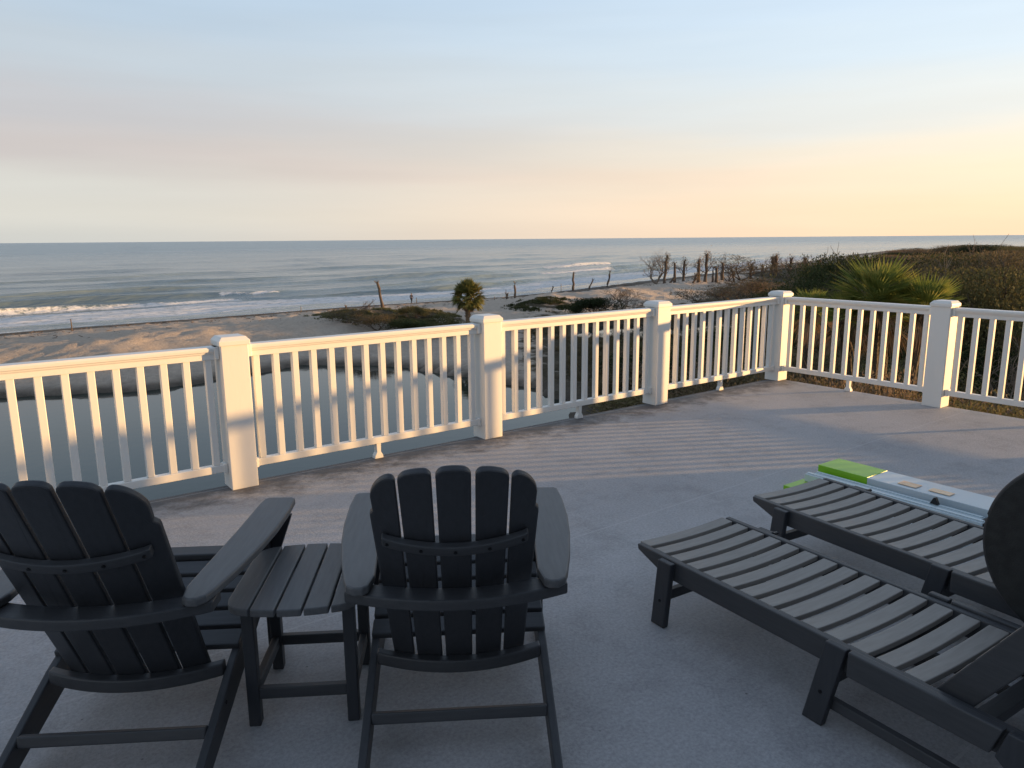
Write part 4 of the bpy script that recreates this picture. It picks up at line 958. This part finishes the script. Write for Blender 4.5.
# stakes
for px_, yb, yt, lb in [(72, 331, 320, 'thin dark stake in the wet sand at the far left'), (301, 311, 306, 'short pale post on the beach left of the dune mound'),
                        (416.5, 303, 297, 'thin stake on the beach just right of the walking person'), (506, 297, 289, 'thin pale stake on the beach behind the small stump'),
                        (561, 290, 283, 'thin pale stake in the beach left of the thick upright trunk'), (494.5, 300, 295, 'small blue grey marker post on the beach right of the palm')]:
    x, y, z = at_ground(px_, yb); h = (yb-yt)*math.hypot(x, y)/F
    m_ = MB(); m_.tube([(0, 0, -.2), (.02, 0, h*.5), (0, .02, h)], [.07, .06, .05], 6); o = m_.build('stake', M['dead'] if yt-yb < -7 else M['twig']); o.location = (x, y, z); tag(o, lb, 'stake', 'stakes in the beach sand')

# wrack and driftwood bits strewn on the beach
r = random.Random(12); m_ = MB()
for i in range(900):
    t_ = r.uniform(-10, 130); l_ = r.choice((r.gauss(9, .7), r.uniform(5, 30), r.gauss(14, 1.2))); so = float(smooth_off(t_))
    p = A0+E0*t_-M0*(l_+so); z = gz(p[0], p[1])+.02; a = r.uniform(0, 3.14); ln = r.uniform(.15, .7)
    m_.bar((p[0], p[1], z), (p[0]+ln*math.cos(a), p[1]+ln*math.sin(a), z+.04), .07, .05)
tag(m_.build('beach_wrack', M['twig_dark']), 'scattered dark wrack and twigs along the beach sand', 'wrack', kind='stuff')

# person walking ------------------------------------------------------
def person():
    x, y, z = at_ground(411.6, 303.5)
    t = thing('person', 'person in dark clothes walking along the wet sand between the leaning trunk and the palm', 'person', (x, y, z), R(60))
    J = {'pel': (0, 0, .92, .15, .10), 'wai': (0, 0, 1.10, .14, .10), 'che': (.0, 0, 1.32, .17, .11), 'nek': (.01, 0, 1.48, .055, .055), 'hd1': (.03, 0, 1.58, .075, .085), 'hd2': (.03, 0, 1.68, .07, .08),
         'hl': (0, .09, .88, .09, .09), 'kl': (.12, .09, .50, .06, .06), 'al': (.10, .09, .09, .04, .04), 'tl': (.24, .09, .04, .035, .03),
         'hr': (0, -.09, .88, .09, .09), 'kr': (-.02, -.09, .48, .06, .06), 'ar': (-.26, -.09, .13, .04, .04), 'tr': (-.16, -.09, .04, .035, .03),
         'sl': (0, .18, 1.41, .055, .055), 'el': (-.08, .24, 1.13, .042, .042), 'wl': (.02, .25, .90, .03, .03), 'fl': (.05, .25, .80, .03, .02),
         'sr': (0, -.18, 1.41, .055, .055), 'er': (.06, -.24, 1.13, .042, .042), 'wr': (.20, -.24, .95, .03, .03), 'fr': (.26, -.24, .87, .03, .02)}
    E_ = [('pel', 'wai'), ('wai', 'che'), ('che', 'nek'), ('nek', 'hd1'), ('hd1', 'hd2'), ('pel', 'hl'), ('hl', 'kl'), ('kl', 'al'), ('al', 'tl'), ('pel', 'hr'), ('hr', 'kr'), ('kr', 'ar'), ('ar', 'tr'),
          ('che', 'sl'), ('sl', 'el'), ('el', 'wl'), ('wl', 'fl'), ('che', 'sr'), ('sr', 'er'), ('er', 'wr'), ('wr', 'fr')]
    for nm, ks, m, g in (('body', list(J), M['skin'], 0), ('trousers', ['pel', 'hl', 'kl', 'al', 'hr', 'kr', 'ar'], M['cloth_dark'], .014), ('jacket', ['wai', 'che', 'sl', 'el', 'wl', 'sr', 'er', 'wr'], M['cloth_dark'], .016)):
        me = bpy.data.meshes.new(nm); ks_ = [k for k in J if k in ks]
        bm = bmesh.new(); ly = bm.verts.layers.skin.verify(); vv = [bm.verts.new(J[k][:3]) for k in ks_]
        for a, b in E_:
            if a in ks_ and b in ks_: bm.edges.new((vv[ks_.index(a)], vv[ks_.index(b)]))
        for i, k in enumerate(ks_): vv[i][ly].radius = (J[k][3]+g, J[k][4]+g); vv[i][ly].use_root = (i == 0)
        bm.to_mesh(me); bm.free(); me.materials.append(m); o = link(nm, me, t); o.modifiers.new('skin', 'SKIN'); o.modifiers.new('sub', 'SUBSURF').levels = 1
    m_ = MB(); m_.tube([(.015, 0, 1.60), (.01, 0, 1.68), (.01, 0, 1.745)], [.088, .092, .05], 10); m_.build('hair', M['twig_dark'], t, 0, True)
person()

# ground cover ------------------------------------------------------
def cover(name, label, n, region, m, hmin, hmax, wd, seed, cat):
    r = random.Random(seed); mb = MB(); k = 0; xs = []
    while len(xs) < n:
        p = region(r)
        if p is not None: xs.append(p)
    zs = ground(np.array([p[0] for p in xs]), np.array([p[1] for p in xs]))
    for (x, y), z in zip(xs, zs):
        if z < POND+.1: continue
        for j in range(9):
            a = r.uniform(0, 6.28); ln = r.uniform(hmin, hmax); b = Vector((x+r.gauss(0, .12), y+r.gauss(0, .12), z-.03)); d = Vector((math.cos(a)*.5, math.sin(a)*.5, 1)).normalized()
            s = Vector((-math.sin(a), math.cos(a), 0))*wd; q = len(mb.v); e = b+d*ln
            mb.v += [tuple(b-s), tuple(b+s), tuple(e+Vector((math.cos(a), math.sin(a), -.2))*ln*.25)]; mb.f.append((q, q+1, q+2))
    tag(link(name, mb.mesh(name, m)), label, cat, kind='stuff')
def ell(cx, cy, rx, ry):
    def f_(r):
        a, q = r.uniform(0, 6.28), math.sqrt(r.random())*(1 if r.random() < .8 else 1.15); x, y = cx+rx*q*math.cos(a), cy+ry*q*math.sin(a)
        if noise.noise(Vector((x*.35, y*.35, 2))) < .0: return None
        return x, y
    return f_
cover('ground_vines', 'low dark green vines creeping over the dune mound below the palm', 1500, ell(-12.5, 78, 8.5, 5.2), M['vine'], .12, .35, .05, 1, 'ground cover')
cover('dune_grass', 'green and brown grass on the low mound right of the palm', 1500, ell(4.5, 98.5, 5.0, 6.0), M['vine'], .12, .32, .05, 2, 'ground cover')
def right_bank(r):
    D = r.uniform(12, 78); az = R(r.uniform(1, 24)); x, y = D*math.sin(az), D*math.cos(az)
    if float(noise.noise(Vector((x*.22, y*.22, 5)))) < -.12: return None
    if poly_sd(POND_P, np.array([x]), np.array([y]))[0] < 1.5: return None
    return x, y
cover('dry_grass', 'dry brown grass and weeds on the pond bank behind the railing', 5200, right_bank, M['grass'], .2, .6, .03, 3, 'grass')

cy = S.cycles
cy.use_adaptive_sampling = True
